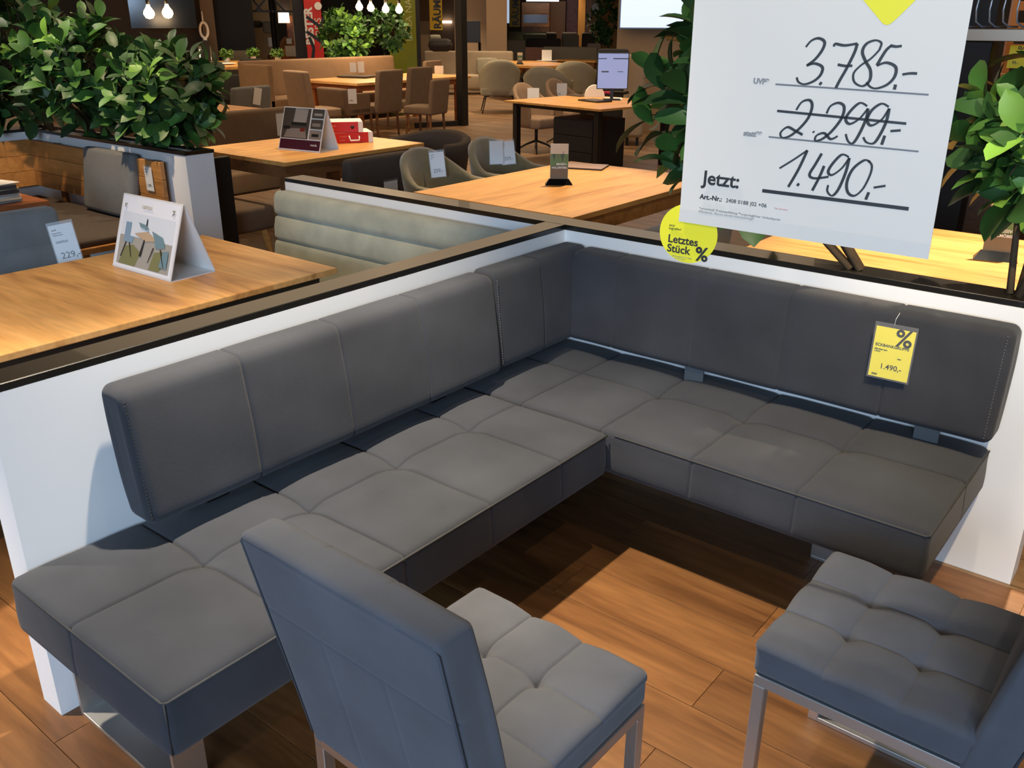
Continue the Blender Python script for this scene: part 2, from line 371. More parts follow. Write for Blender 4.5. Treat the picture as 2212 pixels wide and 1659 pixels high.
# --- long left bench
Ya, Yb = -2.292, -.684; XF = .682
tl = thing('upholstered_bench', 'long grey microfibre bench with backrest along the left white partition, nearest the camera', 'bench', (0, 0, 0))
ys = [-1.95, -1.615, -1.28, -.945]
cushion('seat', .006, Ya, BZ, XF, Yb, SZ, .022, M_fab, tl, .0165, seat_disp([.302], ys, [.302], ys, [0, XF], [Ya, Yb]), ex=[.302], ey=ys)
pz = SZ-.012
B().tube([(.03, Ya+.006, pz-.002), (XF-.012, Ya+.004, pz), (XF-.004, Ya+.012, pz), (XF-.004, Yb-.004, pz)], .0032, 6).make('piping', M_pipe, tl, True)
B().tube([(XF-.006, Ya+.006, pz), (XF-.004, Ya+.005, BZ+.015)], .002, 6).make('corner_seam', M_thread_d, tl, True)
def bk_disp(seams, axis):
    def f(p, n):
        c = p.x if axis == 'x' else p.y; d = 0
        nn = n.y if axis == 'x' else n.x
        if abs(nn) > .3 or n.z > .3:
            for s_ in seams: d -= .0045*gauss(c-s_, .0038)
            if abs(nn) > .3: d += .006*math.sin(min(1, max(0, (p.z-.52)/.36))*PI)
            d += .0009*math.sin(c*14+p.z*9)*math.sin(p.z*21)
        return d
    return f
def lean(axis, s=1):
    def f(p):
        k = (.88-p.z)*.09*s
        return (p.x, p.y-k, p.z) if axis == 'x' else (p.x+k, p.y, p.z)
    return f
seamsL = [-1.66, -1.32, -.985]
cushion('backrest', .018, -2.0, .522, .128, -.607, .878, .028, M_fab, tl, .0165, bk_disp(seamsL, 'y'), lean('y', 1.5), ey=seamsL)
# top-stitching along the open end of the backrest
st = B()
for k in range(34):
    z = .545+k*.0092; xx = .128+(.88-z)*.135
    st.box(xx-.0028, -1.9945, z, xx-.0005, -1.9915, z+.005)
st.make('stitching', M_thread_d, tl)
def clip(par, cx, cy, ax):
    b_ = B()
    if ax == 'x': b_.box(cx-.035, -.10, .46, cx+.035, -.09, .535, .002)
    else: b_.box(.07, cy-.035, .46, .08, cy+.035, .535, .002)
    b_.make('backrest_bracket', M_black, par)
for yy in (-1.75, -.85): clip(tl, 0, yy, 'y')
def sled(par, x0, x1, y0, y1, axis):
    b_ = B()
    if axis == 'x':
        b_.box(x0, y0, 0, x1, y1, .012, .002); b_.box(x0, y0, .012, x0+.012, y1, BZ-.01); b_.box(x1-.012, y0, .012, x1, y1, BZ-.01); b_.box(x0, y0, BZ-.012, x1, y1, BZ)
    else:
        b_.box(x0, y0, 0, x1, y1, .012, .002); b_.box(x0, y0, .012, x1, y0+.012, BZ-.01); b_.box(x0, y1-.012, .012, x1, y1, BZ-.01); b_.box(x0, y0, BZ-.012, x1, y1, BZ)
    b_.make('sled_leg', M_chrome, par)
sled(tl, .035, .50, -2.205, -2.125, 'x'); sled(tl, .035, .36, -.95, -.87, 'x')
# --- corner bench
tr = thing('corner_bench', 'grey microfibre corner bench section against the back partition, with the yellow percent tag', 'bench', (0, 0, 0))
xs = [.31, .645, .98, 1.315]; YF = -.68; XE = 1.682
cushion('seat', .006, YF, BZ, XE, -.008, SZ, .022, M_fab, tr, .0165, seat_disp(xs, [-.302], xs[1:], [-.302], [0, XE], [YF, 0]), ex=xs, ey=[-.302])
B().tube([(.70, YF+.004, pz), (XE-.012, YF+.004, pz), (XE-.004, YF+.012, pz), (XE-.004, -.02, pz)], .0032, 6).make('piping', M_pipe, tr, True)
seamsR = [.335, .675, 1.015, 1.36]
cushion('backrest', .128, -.128, .522, 1.695, -.018, .878, .028, M_fab, tr, .0165, bk_disp(seamsR, 'x'), lean('x'), ex=seamsR)
cushion('side_backrest', .012, -.600, .522, .124, -.016, .880, .026, M_fab, tr, .0165, bk_disp([-.33], 'y'), lean('y'), ey=[-.33])
st = B()
for k in range(34):
    z = .545+k*.0092; st.box(.128+(.88-z)*.09-.001, -.592, z, .128+(.88-z)*.09+.0022, -.589, z+.005)
st.make('stitching', M_thread, tr)
st = B()
for k in range(34):
    z = .545+k*.0095; st.box(1.674, -.1285-(.88-z)*.09-.0035, z, 1.6765, -.1285-(.88-z)*.09, z+.005)
st.make('stitching', M_thread, tr)
for xx in (.68, 1.505):
    B().box(xx-.038, -.112, .455, xx+.038, -.100, .53, .002).make('backrest_bracket', mat('grey_bracket', '5c6266', .5), tr)
sled(tr, 1.25, 1.33, -.26, -.04, 'y'); sled(tr, .25, .33, -.26, -.04, 'y')

# ================================================================== FRONT CHAIRS
def front_chair(label, loc, rz, tx, ty):
    t = thing('dining_chair', label, 'chair', loc, rz, 'grey tufted dining chairs of the corner group')
    hw = .228
    def sd(p, n):
        d = 0
        if n.z > .3:
            for x in tx: d -= .003*gauss(p.x-x, .0035)
            for y in ty: d -= .0015*gauss(p.y-y, .0035)
            for x in tx:
                for y in ty:
                    q = math.hypot(p.x-x, p.y-y); d -= .016*gauss(q, .022)+.006*gauss(q, .008)
            lx = min(abs(p.x-x) for x in tx); ly = min(abs(p.y-y) for y in ty)
            d += .010*(min(1, lx/.06)**.8)*(min(1, ly/.06)**.8)*n.z
            d += .006*gauss(p.x, .2)*gauss(p.y, .2)
        return d
    cushion('seat', -hw, -.235, .425, hw, .232, .498, .016, M_fab2, t, .010, sd, ex=tx, ey=ty, fine=.0024)
    z = .488; k = .0035
    B().tube([(-hw+k, -.20, z), (-hw+k, .232-k*3, z), (-hw+k*3, .232-k, z), (hw-k*3, .232-k, z), (hw-k, .232-k*3, z), (hw-k, -.20, z)], .0028, 6).make('piping', mat('chair_piping', '42464e', .8), t, True)
    def bd(p, n):
        d = 0
        if n.y < -.3:
            d -= .0022*gauss(p.z-.76, .0035)
            if p.z < .76:
                for x in (-.075, .075): d -= .0022*gauss(p.x-x, .0035)
        if n.y > .3:
            for x in (-.075, .075): d -= .0025*gauss(p.x-x, .0035)
            d += .006*math.sin(min(1, max(0, (p.z-.42)/.5))*PI)
        if n.z > .3: d += .004*gauss(p.x, .15)
        return d
    def wp(p):
        kk = (p.z-.42); return (p.x, p.y - kk*.20 - .02*max(0, kk)**2, p.z)
    cushion('backrest', -hw-.003, -.258, .400, hw+.003, -.178, .925, .016, M_fab2, t, .014, bd, wp, ex=(-.075, .075), ez=(.76,), fine=.0024)
    def ep(x, y, z_): return wp(Vector((x*1.013, y, z_)))
    zz = .915
    B().tube([ep(-hw+k, -.255, .43), ep(-hw+k, -.255, zz-.01), ep(-hw+.012, -.2555, zz+.001), ep(hw-.012, -.2555, zz+.001), ep(hw-k, -.255, zz-.01), ep(hw-k, -.255, .43)], .0026, 6).make('back_piping', mat('chair_piping', '42464e', .8), t, True)
    ft = .026
    for s in (-1, 1):
        xa, xb = s*hw-(ft if s > 0 else 0), s*hw+(ft if s < 0 else 0)
        fr = B(); fr.box(xa, -.255, .398, xb, .225, .425, .0015, seg=1); fr.box(xa, .199, .0, xb, .225, .398, .0015, seg=1); fr.box(xa, -.255, .0, xb, -.229, .398, .0015, seg=1); fr.box(xa, -.229, .0, xb, .199, .014, .0015, seg=1)
        fr.make('leg_frame', M_chrome, t)
    B().box(-hw+ft, -.258, .40, hw-ft, -.235, .425, .001, seg=1).make('rear_rail', M_chrome, t)
    B().box(-hw+ft, .10, .40, hw-ft, .13, .425).make('front_rail', M_chrome, t)
    return t
front_chair('grey dining chair seen from behind, standing in front of the long bench', (1.172, -1.878, 0), R(-1), (-.068, .070), (-.08, .068))
front_chair('grey dining chair at the right edge, turned sideways with its seat towards the bench', (1.762, -1.205, 0), R(90), (-.075, .075), (-.062, .088))

# ================================================================== HANGING SALE POSTER
STROKES = [[[0.2244,0.3509],[0.2332,0.362],[0.2457,0.3663],[0.2572,0.3605],[0.2555,0.3473],[0.2446,0.3306],[0.23,0.3185]],[[0.23,0.3185],[0.2442,0.3228],[0.2589,0.3171],[0.2583,0.3045],[0.248,0.2929],[0.2312,0.2858],[0.2188,0.289],[0.2141,0.2974]],[[0.2616,0.2906],[0.2578,0.2857]],[[0.2754,0.3526],[0.2771,0.3573],[0.2944,0.3549],[0.3157,0.3585]],[[0.3157,0.3585],[0.3129,0.3431],[0.3028,0.3156],[0.2941,0.296],[0.2884,0.2813]],[[0.2862,0.322],[0.2993,0.3202],[0.3125,0.3208]],[[0.3562,0.352],[0.3565,0.3605],[0.3457,0.3643],[0.3315,0.3582],[0.3266,0.3447],[0.3345,0.3288],[0.3449,0.3142],[0.3462,0.2966],[0.3351,0.2865],[0.3202,0.2928],[0.3166,0.3078],[0.3272,0.3218],[0.3421,0.333],[0.3538,0.3466],[0.3562,0.352]],[[0.3725,0.3562],[0.3822,0.3546],[0.3918,0.3558]],[[0.374,0.3557],[0.3659,0.3469],[0.3547,0.3226]],[[0.3548,0.322],[0.3702,0.3276],[0.3869,0.3208],[0.3878,0.3048],[0.3773,0.2909],[0.3606,0.2837],[0.3492,0.2857],[0.3411,0.2936]],[[0.3915,0.2915],[0.3907,0.2828]],[[0.4001,0.3087],[0.413,0.311],[0.4243,0.3111]],[[0.2205,0.2387],[0.2292,0.2537],[0.2431,0.2578],[0.2495,0.2475],[0.2448,0.2256],[0.2294,0.2041],[0.2127,0.1897],[0.1991,0.1867],[0.1958,0.196],[0.2076,0.2066],[0.2221,0.2013],[0.2382,0.1944]],[[0.2566,0.1994],[0.2598,0.2026]],[[0.2777,0.2355],[0.2832,0.2492],[0.2969,0.2556],[0.3079,0.2491],[0.3063,0.2291],[0.2921,0.2053],[0.2765,0.1897],[0.2636,0.1852],[0.2645,0.1947],[0.2781,0.2],[0.2912,0.1901],[0.3036,0.1965]],[[0.3485,0.2525],[0.3352,0.2574],[0.3215,0.2441],[0.3137,0.2281],[0.3221,0.2195],[0.3378,0.2295],[0.3505,0.2485]],[[0.3505,0.2485],[0.3502,0.2316],[0.3417,0.2028],[0.3327,0.1855],[0.3236,0.1886],[0.3175,0.2012]],[[0.3859,0.2531],[0.3727,0.2579],[0.3579,0.2461],[0.352,0.2289],[0.3605,0.219],[0.377,0.2304],[0.3871,0.2504]],[[0.3871,0.2504],[0.3856,0.2281],[0.3782,0.2038],[0.3694,0.1882],[0.3565,0.189],[0.3496,0.1976]],[[0.3867,0.203],[0.3837,0.1864]],[[0.3951,0.2114],[0.4125,0.2139]],[[0.184,0.2353],[0.42,0.226]],[[0.2013,0.1283],[0.2272,0.1473],[0.2509,0.1665]],[[0.2509,0.1665],[0.2386,0.13],[0.2227,0.0942]],[[0.2429,0.103],[0.2395,0.098]],[[0.2786,0.1627],[0.2693,0.1417],[0.2607,0.1214],[0.2712,0.1154],[0.2971,0.1208]],[[0.2861,0.1402],[0.2799,0.1186],[0.2697,0.0918]],[[0.3291,0.16],[0.3155,0.1633],[0.3004,0.1444],[0.295,0.1296],[0.3031,0.1247],[0.319,0.1386],[0.3302,0.1586]],[[0.3302,0.1586],[0.3273,0.1319],[0.3185,0.0997],[0.3084,0.086],[0.2984,0.0932],[0.2983,0.1053]],[[0.3688,0.1545],[0.3571,0.1564],[0.3394,0.1389],[0.3321,0.1145],[0.3362,0.0955],[0.3493,0.0902],[0.3631,0.1056],[0.372,0.133],[0.3719,0.149],[0.3642,0.1562]],[[0.3741,0.0993],[0.3705,0.085]],[[0.3813,0.1086],[0.4018,0.1139]]]
BLx, BLy, BLz = 1.182, -1.25, 1.314; AS = R(5.36)
ps = thing('sale_poster', 'large white hanging price poster with handwritten prices and 1.490,-', 'poster', (BLx, BLy, BLz), AS)
sl = -.0116/.496
def spt(u, v): return (u, 0, v+sl*u)
M_poster = mat('poster_paper', 'dad3c8', .6)
b = B(); b.poly([(0, 0, 0), (.496, 0, -.0116), (.490, 0, .71), (-.003, 0, .72)], .0025, (0, 1, 0)); b.make('panel', M_poster, ps)
b = B(); b.poly([(-.001, -.0012, 0), (.4965, -.0012, -.0118), (.496, -.0012, .016), (0, -.0012, .0275)]); b.make('bottom_rail', mat('clear_rail', 'd4cfc6', .45), ps)
b = B()
for s_ in STROKES: ribbon(b, s_, .0052, -.0010, True)
b.make('handwriting', mat('marker_ink', '2d2f31', .5), ps)
b = B(); ribbon(b, [(.1752, .2836), (.4489, .2767)], .0034, -.0010); ribbon(b, [(.1731, .1861), (.4483, .1794)], .0034, -.0010); b.make('rule_line', M_inkg if False else mat('rule_grey', '6f7072', .5), ps)
b = B(); ribbon(b, [(.172, .082), (.4482, .0763)], .0078, -.0010); b.make('bold_rule', M_ink, ps)
tilt = (UP, -math.atan2(.0068, .27), 0)
def ptxt(s_, u, v, size, m, bold=0, sx=1.0): return text('lettering', s_, size, m, ps, (u, -.0012, v), (UP, R(1.4), 0), bold=bold, sx=sx)
ptxt('UVP*', .1315, .2838, .0135, M_inkg, .0007); ptxt('statt**', .1222, .1855, .0138, M_inkg, .0007)
ptxt('Jetzt:', .0455, .0838, .0385, M_ink, .0008); ptxt('Art.-Nr.:', .0422, .0528, .0135, M_ink, .0004)
ptxt('2408 0188 |02 +06', .0985, .0515, .0112, M_ink)
ptxt('*unverbindl. Preisempfehlung **ursprünglicher Verkaufspreis', .0432, .0308, .0070, M_inkg); ptxt('Abholpreis. Skonto bereits berücksichtigt!', .0417, .0243, .0070, M_inkg)
ptxt('*inkl. Abverkauf', .2, .049, .0042, mat('pink_print', 'd99aa0', .6))
b = B(); b.poly([(.3154-.06, -.0010, .4303+.055), (.3154, -.0010, .4303), (.3456, -.0010, .4004), (.3535, -.0010, .3927), (.3593, -.0010, .3896), (.3646, -.0010, .3901), (.3694, -.0010, .3933), (.3774, -.0010, .4013), (.4028, -.0010, .4298), (.4028+.055, -.0010, .4298+.056)]); b.make('yellow_arrow', M_yel, ps)
for u in (.08, .41): B().tube([(u, .001, .70), (u, .001, 3.5-BLz)], .0012, 5).make('cord', M_sleeve, ps)
# round sticker card hanging behind its lower left corner
sk = thing('round_sticker', 'round yellow card reading Letztes Stück at the poster lower left corner', 'sticker', (BLx, BLy, BLz), AS)
b = B(); b.poly([(.0207+.0655*math.cos(a*PI/24), .004, -.0252+.0630*math.sin(a*PI/24)) for a in range(48)], .0015, (0, 1, 0)); b.make('card', M_yel, sk)
def stxt(s_, u, v, size, m=M_ink, bold=0): return text('lettering', s_, size, m, sk, (u, .0032, v), (UP, R(1.2), 0), bold=bold)
stxt('Letztes', -.0245, -.0478, .0238, bold=.0005); stxt('Stück', -.0250, -.0685, .0238, bold=.0005)
stxt('%', .0405, -.0790, .042, bold=.0010); stxt('jetzt', -.0235, -.0135, .0075); stxt('zugreifen!', -.0240, -.0200, .0075)
stxt('gültig auf lagernde Ware, solange', -.0120, -.0775, .0034, M_inkg); stxt('der Vorrat reicht', -.0060, -.0822, .0034, M_inkg)

# ================================================================== PRICE TAGS
def price_tag(label, loc, rz, tilt=0, w=.085, h=.14, lines=(), col=None, band=None, roll=0, group=None, sleeve=True, name='price_tag', m_txt=None):
    """card hanging below loc; lines: (text, u, v, size) with u, v from the top left corner"""
    t = thing(name, label, 'price tag', loc, rz, group); t.rotation_euler = (tilt, roll, rz)
    B().box(-w/2, -.0006, -h, w/2, .0006, 0).make('card', col or M_paper, t)
    if sleeve: B().box(-w/2-.005, -.0018, -h-.005, w/2+.005, -.0012, .014).make('sleeve', M_sleeve, t)
    for s_, u, v, sz in lines: text('lettering', s_, sz, m_txt or M_ink, t, (-w/2+u, -.0011, -v), (UP, 0, 0), bold=.0002)
    if band: B().box(-w/2, -.0010, -h, w/2, -.0007, -h*.8).make('band', band, t)
    return t
pt = price_tag('yellow percent price tag reading 1.490,- pinned to the corner bench backrest', (1.374, -.158, .828), R(2), R(-4), .118, .162,
    (('ECKBANKGRUPPE', .006, .062, .0125), ('Mikrofaser grau', .006, .074, .006), ('L-Form', .006, .081, .006), ('statt', .078, .095, .006), ('1.490,-', .030, .133, .024), ('|||||||||||', .010, .155, .006)), M_yeld, roll=R(0))
text('lettering', '%', .075, M_ink, pt, (.002, -.0011, -.052), (UP, 0, 0), bold=.0012)
B().tube([(-.008, .002, .010), (-.006, -.004, .03), (.0, .004, .05)], .0008, 5).make('string', M_paper, pt)
# ================================================================== GENERIC FURNITURE
def table(label, x0, y0, x1, y1, z=.76, top=.025, m=M_oakp, leg='wood', legm=None, apron=True, name='dining_table', group=None, inset=.06, lw=.08):
    cx, cy = (x0+x1)/2, (y0+y1)/2; t = thing(name, label, 'table', (cx, cy, 0), 0, group); hx, hy = (x1-x0)/2, (y1-y0)/2; lm = legm or M_oakd
    B().box(-hx, -hy, z-top, hx, hy, z, .003).make('tabletop', m, t)
    if apron: 
        b = B(); h = .09; e = inset*.6
        b.box(-hx+e, -hy+e, z-top-h, hx-e, -hy+e+.02, z-top); b.box(-hx+e, hy-e-.02, z-top-h, hx-e, hy-e, z-top); b.box(-hx+e, -hy+e+.02, z-top-h, -hx+e+.02, hy-e-.02, z-top); b.box(hx-e-.02, -hy+e+.02, z-top-h, hx-e, hy-e-.02, z-top)
        b.make('apron', lm, t)
    for sx in (-1, 1):
        for sy in (-1, 1):
            a = sx*(hx-inset-lw/2); c = sy*(hy-inset-lw/2)
            B().box(a-lw/2, c-lw/2, 0, a+lw/2, c+lw/2, z-top, .004).make('leg', lm, t)
    return t
def chair(label, x, y, rz, m, w=.48, top=.9, legm=None, arms=False, sh=.47, name='dining_chair', group=None, bt=.09, depth=.5, leg=.035, lean_=.12, channels=(), z0=0, cat='chair', skirt=.12, back_h0=None):
    """local frame: the sitter looks along +Y"""
    t = thing(name, label, cat, (x, y, z0), rz, group); hw = w/2; hd = depth/2; legm = legm or M_oakd
    cushion('seat', -hw, -hd+.03, sh-skirt, hw, hd, sh, .03, m, t, .09, (lambda p, n: .008*gauss(p.x, hw*.8) if n.z > .5 else 0))
    def bd(p, n): 
        d = 0
        if abs(n.y) > .3 or n.z > .5:
            for c in channels: d -= .010*gauss(p.z-c, .012)
        if n.y > .3: d += .012*gauss(p.x, hw*.8)*gauss(p.z-top*.8, .2)
        return d
    cushion('backrest', -hw, -hd-bt*.4, back_h0 if back_h0 is not None else sh-skirt, hw, -hd+bt*.6, top, min(.03, bt*.4), m, t, .09, bd, lambda p: (p.x, p.y-(p.z-sh)*lean_, p.z), ez=channels, fine=.006)
    for sx in (-1, 1):
        for sy in (-1, 1):
            a = sx*(hw-.04); c = sy*(hd-.04); B().tube([(a, c, sh-skirt+.01), (a*1.04, c*1.06, 0)], [leg*.62, leg*.42], 8).make('leg', legm, t)
        if arms: cushion('armrest', sx*hw-(.05 if sx > 0 else 0), -hd, sh-.1, sx*hw+(.05 if sx < 0 else 0), hd-.06, sh+.2, .02, m, t, .1)
    return t
def tub(label, x, y, rz, m, w=.58, d=.56, top=.82, arm=.66, sh=.47, legm=M_black, style='four', group=None, name='shell_chair', th=.05, flare=.12, z0=0):
    t = thing(name, label, 'chair', (x, y, z0), rz, group); n = 26; V = []; F = []; nz = 6; zb = sh-.13
    def ring(k, off, zt):
        a = PI*(-.12) + PI*1.24*k/n                         # from right arm round the back to the left arm
        ca, sa = math.cos(a), math.sin(a); back = max(0, sa)**1.5
        ztop = arm + (top-arm)*back; rows = []
        for j in range(nz+1):
            f = j/nz; z = zb+(ztop-zb)*f; fl = 1-flare*(1-f)
            rx = (w/2-off)*fl; ry = (d/2-off)*fl
            rows.append((rx*math.copysign(abs(ca)**.8, ca), -ry*math.copysign(abs(sa)**.8, sa)-.06*f*back, z - (0.0 if zt else 0)))
        return rows
    O = [ring(k, 0, 1) for k in range(n+1)]; I = [ring(k, th, 0) for k in range(n+1)]
    for k in range(n+1):
        for j in range(nz+1): V.append(O[k][j])
        cx_, cy_, cz_ = [(O[k][nz][i]+I[k][nz][i])/2 for i in range(3)]; V.append((cx_, cy_, cz_+th*.35))
        for j in range(nz, -1, -1): V.append(I[k][j])
    q = 2*nz+3
    for k in range(n):
        for j in range(q-1): a = k*q+j; F.append((a, a+1, a+q+1, a+q))
        F.append((k*q+q-1, k*q, (k+1)*q, (k+1)*q+q-1))
    F.append(tuple(range(q))[::-1]); F.append(tuple(n*q+j for j in range(q)))
    me = bpy.data.meshes.new('shell'); me.from_pydata(V, [], F); me.update(); link('shell', me, m, t, True)
    cushion('seat', -w/2+th*.9, -d/2+th*1.2, zb-.01, w/2-th*.9, d/2-.005, sh, .03, m, t, .1)
    if style == 'four':
        for sx in (-1, 1):
            for sy in (-1, 1): B().tube([(sx*.10, sy*.08, zb), (sx*w*.33, sy*d*.30, zb-.03), (sx*w*.42, sy*d*.42, 0)], [.014, .014, .010], 7).make('leg', legm, t, True)
        B().box(-.13, -.12, zb-.035, .13, .12, zb).make('seat_plate', legm, t)
    else:
        B().tube([(0, 0, zb), (0, 0, .13)], .022, 10).make('column', legm, t, True)
        for k in range(4):
            a = PI/4+k*PI/2; B().tube([(0, 0, .15), (.14*math.cos(a), .14*math.sin(a), .10), (.30*math.cos(a), .30*math.sin(a), .0105)], [.016, .014, .010], 7).make('foot', legm, t, True)
    return t
def bench(label, x0, y0, x1, y1, back, m, top=.88, sh=.47, bt=.12, channels=(), zs=.30, name='upholstered_bench', legm=M_black, ends=()):
    """axis-aligned bench; back: which side carries the backrest ('y1','x0','x1')"""
    t = thing(name, label, 'bench', ((x0+x1)/2, (y0+y1)/2, 0)); hx, hy = (x1-x0)/2, (y1-y0)/2
    cushion('seat', -hx, -hy, zs, hx, hy, sh, .03, m, t, .08)
    def bd(p, n):
        d = 0
        nn = n.y if back[0] == 'y' else n.x
        if (nn < -.2 if back in ('y1', 'x1') else nn > .2):
            d += .0
            if channels:
                dm = min(abs(p.z-c) for c in channels); d += -.014*gauss(dm, .008)+.007*min(1, dm/.04)**.8
        return d
    if back == 'y1': cushion('backrest', -hx, hy-bt, sh-.02, hx, hy, top, .035, m, t, .05, bd, lambda p: (p.x, p.y-(top-p.z)*.10, p.z), ez=channels, fine=.005)
    if back == 'x0': cushion('backrest', -hx, -hy, sh-.02, -hx+bt, hy, top, .035, m, t, .07, bd, lambda p: (p.x+(top-p.z)*.10, p.y, p.z))
    if back == 'x1': cushion('backrest', hx-bt, -hy, sh-.02, hx, hy, top, .035, m, t, .07, bd, lambda p: (p.x-(top-p.z)*.10, p.y, p.z))
    for sx in (-1, 1):
        for sy in (-1, 1): a, c = sx*(hx-.07), sy*(hy-.07); B().box(a-.02, c-.02, 0, a+.02, c+.02, zs+.01).make('leg', legm, t)
    return t
def print_shapes(parent, shapes, place, name='print'):
    """flat coloured print; shapes: (material, [(u,v)...]); place(u, v, layer) -> local point"""
    b = B(); ms = []
    for i, (m, pts) in enumerate(shapes):
        if m not in ms: ms.append(m)
        b.mi = ms.index(m); b.poly([place(u, v, i) for u, v in pts])
    bm = b.b; me = bpy.data.meshes.new(name); bm.to_mesh(me); bm.free(); return link(name, me, ms, parent)
def rect(u0, v0, u1, v1): return [(u0, v0), (u1, v0), (u1, v1), (u0, v1)]

# ================================================================== BOOTH BEHIND THE LEFT PARTITION
ta = thing('dining_table', 'wild oak dining table with rounded corners directly behind the left partition', 'table', (-1.19, -1.62, 0))
B().box(-.475, -1.02, .735, .475, 1.02, .76, .004).make('tabletop', M_oak, ta)
b = B(); b.box(-.43, -.96, .69, -.40, .96, .728); b.box(.40, -.96, .69, .43, .96, .728); b.box(-.40, -.96, .69, .40, -.93, .728); b.box(-.40, .93, .69, .40, .96, .728); b.box(-.44, -.98, .728, .44, .98, .736); b.make('frame', M_black, ta)
for s_ in (-1, 1):
    b = B(); b.bar((-.33, s_*.70, 0), (.05*0-.02, s_*.70, .70), .05); b.bar((.33, s_*.70, 0), (.02, s_*.70, .70), .05); b.box(-.36, s_*.70-.025, 0, .36, s_*.70+.025, .03); b.make('leg', M_black, ta)
bench('sage green bench with horizontal channels against the back partition', -1.775, -.66, -.20, -.012, 'y1', M_sage, .885, .46, .09, (.765, .64), .30)
chair('blue-grey channelled velvet chair with a 229,- tag at the oak table', -2.05, -1.245, -PI/2, M_slate, .56, .87, M_black, bt=.10, depth=.46, channels=(.705, .56), lean_=.18)
price_tag('white price tag reading 229,- hanging on the blue-grey channelled chair', (-2.165, -1.03, .812), PI/2-.55, R(-12), .105, .185,
    (('stuhl', .010, .026, .011), ('Bezug Velours', .010, .040, .007), ('Gestell schwarz', .010, .050, .007), ('cantus', .014, .085, .021), ('229,-', .020, .158, .042)), roll=R(-8))
# tent display A with a room picture
def picA():
    P = lambda n, c: mat(n, c, .25)
    sky = P('print_pale', 'e9eef0'); blue = P('print_blue', '8fa9ba'); wood_ = P('print_wood', 'cdb290'); dk = P('print_dark', '3d3b38'); ol = P('print_olive', '8c8a5e'); flr = P('print_floor', 'b3ada0'); wh = P('print_white', 'fafafa'); tl_ = P('print_teal', '7d9aa0')
    S_ = [(wh, rect(0, 0, 1, 1)), (sky, rect(.04, .42, .96, .78)), (flr, rect(.04, .04, .96, .45)), (ol, [(.08, .04), (.16, .30), (.30, .34), (.45, .25), (.38, .04)]), (ol, [(.62, .05), (.68, .30), (.84, .34), (.9, .2), (.80, .05)]),
        (blue, rect(.12, .44, .22, .64)), (blue, [(.12, .36), (.28, .36), (.30, .45), (.12, .45)]), (dk, [(.16, .36), (.10, .14), (.115, .14), (.18, .36)]), (dk, [(.22, .36), (.29, .16), (.30, .16), (.24, .36)]),
        (wood_, [(.30, .50), (.52, .56), (.72, .46), (.50, .42)]), (dk, [(.48, .44), (.50, .44), (.47, .20), (.43, .20)]), (dk, [(.48, .58), (.50, .58), (.50, .72), (.485, .74)]),
        (tl_, [(.60, .58), (.80, .52), (.86, .40), (.70, .36), (.66, .48)]), (tl_, [(.84, .34), (.93, .36), (.93, .12), (.80, .12)]), (dk, [(.66, .36), (.60, .14), (.61, .14), (.68, .36)]), (dk, [(.78, .36), (.88, .12), (.89, .12), (.80, .36)]), (tl_, [(.36, .66), (.50, .64), (.56, .58), (.40, .60)])]
    return S_
def tent(label, x, y, z, rz, w, d, h, shapes, base=True):
    t = thing('tent_display', label, 'display', (x, y, z), rz)
    A = Vector((0, -d/2, .004)); T_ = Vector((0, 0, h))
    n = Vector((0, -h, d/2)).normalized()
    b = B(); b.poly([(-w/2, -d/2, .004), (w/2, -d/2, .004), (w/2, 0, h), (-w/2, 0, h)], .003, n*1); b.make('front_panel', M_paper, t)
    n2 = Vector((0, h, d/2)).normalized()
    b = B(); b.poly([(-w/2, d/2, .004), (w/2, d/2, .004), (w/2, 0, h), (-w/2, 0, h)], .003, n2); b.make('back_panel', M_paper, t)
    B().box(-w/2, -d/2, 0, w/2, d/2, .004).make('base_panel', M_paper, t)
    m = .03
    def place(u, v, i):
        p = A.lerp(T_, .02+.96*v); return (-w/2+w*(.02+.96*u), p.y+n.y*(.0036+.0004*i), p.z+n.z*(.0036+.0004*i))
    print_shapes(t, shapes, place)
    return t, place
tA, plA = tent('white tent display with a bright dining room picture on the oak table', -1.245, -1.062, .76, R(2), .405, .20, .285, picA())
text('lettering', 'cantus', .026, mat('print_gold', 'b9b2a2', .5), tA, plA(.38, .86, 20), (math.atan2(.285, .10), 0, 0))
for u in (.07, .90): text('lettering', '\u250C' if 0 else ('r' if u < .5 else '7'), .03, M_inkg, tA, plA(u, .84, 20), (math.atan2(.285, .10), 0, 0), bold=.001)

# ================================================================== FAR LEFT BOOTH (planter partition)
wb = thing('wooden_corner_bench', 'oak corner bench with plank backrests and a dark seat pad by the planter', 'bench', (0, 0, 0))
for k in range(3):
    z0 = .535+k*.112
    B().box(-4.955, .120, z0, -3.20, .150, z0+.110, .002, seg=1).make('back_plank', M_oakx, wb)
    B().box(-4.99, -1.6, z0, -4.96, .150, z0+.110, .002, seg=1).make('back_plank', M_oakx, wb)
for xx in (-4.6, -3.9, -3.3): B().box(xx-.03, .14, .30, xx+.03, .165, .87).make('back_post', M_oakd, wb)
B().box(-4.95, -.52, .40, -3.14, .16, .435, .003).make('seat_board', M_oakx, wb); B().box(-4.95, -1.6, .40, -4.40, -.525, .435, .003).make('seat_board', M_oakx, wb)
cushion('seat_pad', -4.90, -.51, .435, -3.17, .10, .475, .015, M_dbrown, wb, .1); cushion('seat_pad', -4.90, -1.58, .435, -4.42, -.515, .475, .015, M_dbrown, wb, .1)
for (xx, yy) in ((-3.22, -.45), (-3.22, .08), (-4.42, -1.5), (-4.88, .08)): B().box(xx-.03, yy-.03, 0, xx+.03, yy+.03, .40).make('leg', M_oakx, wb)
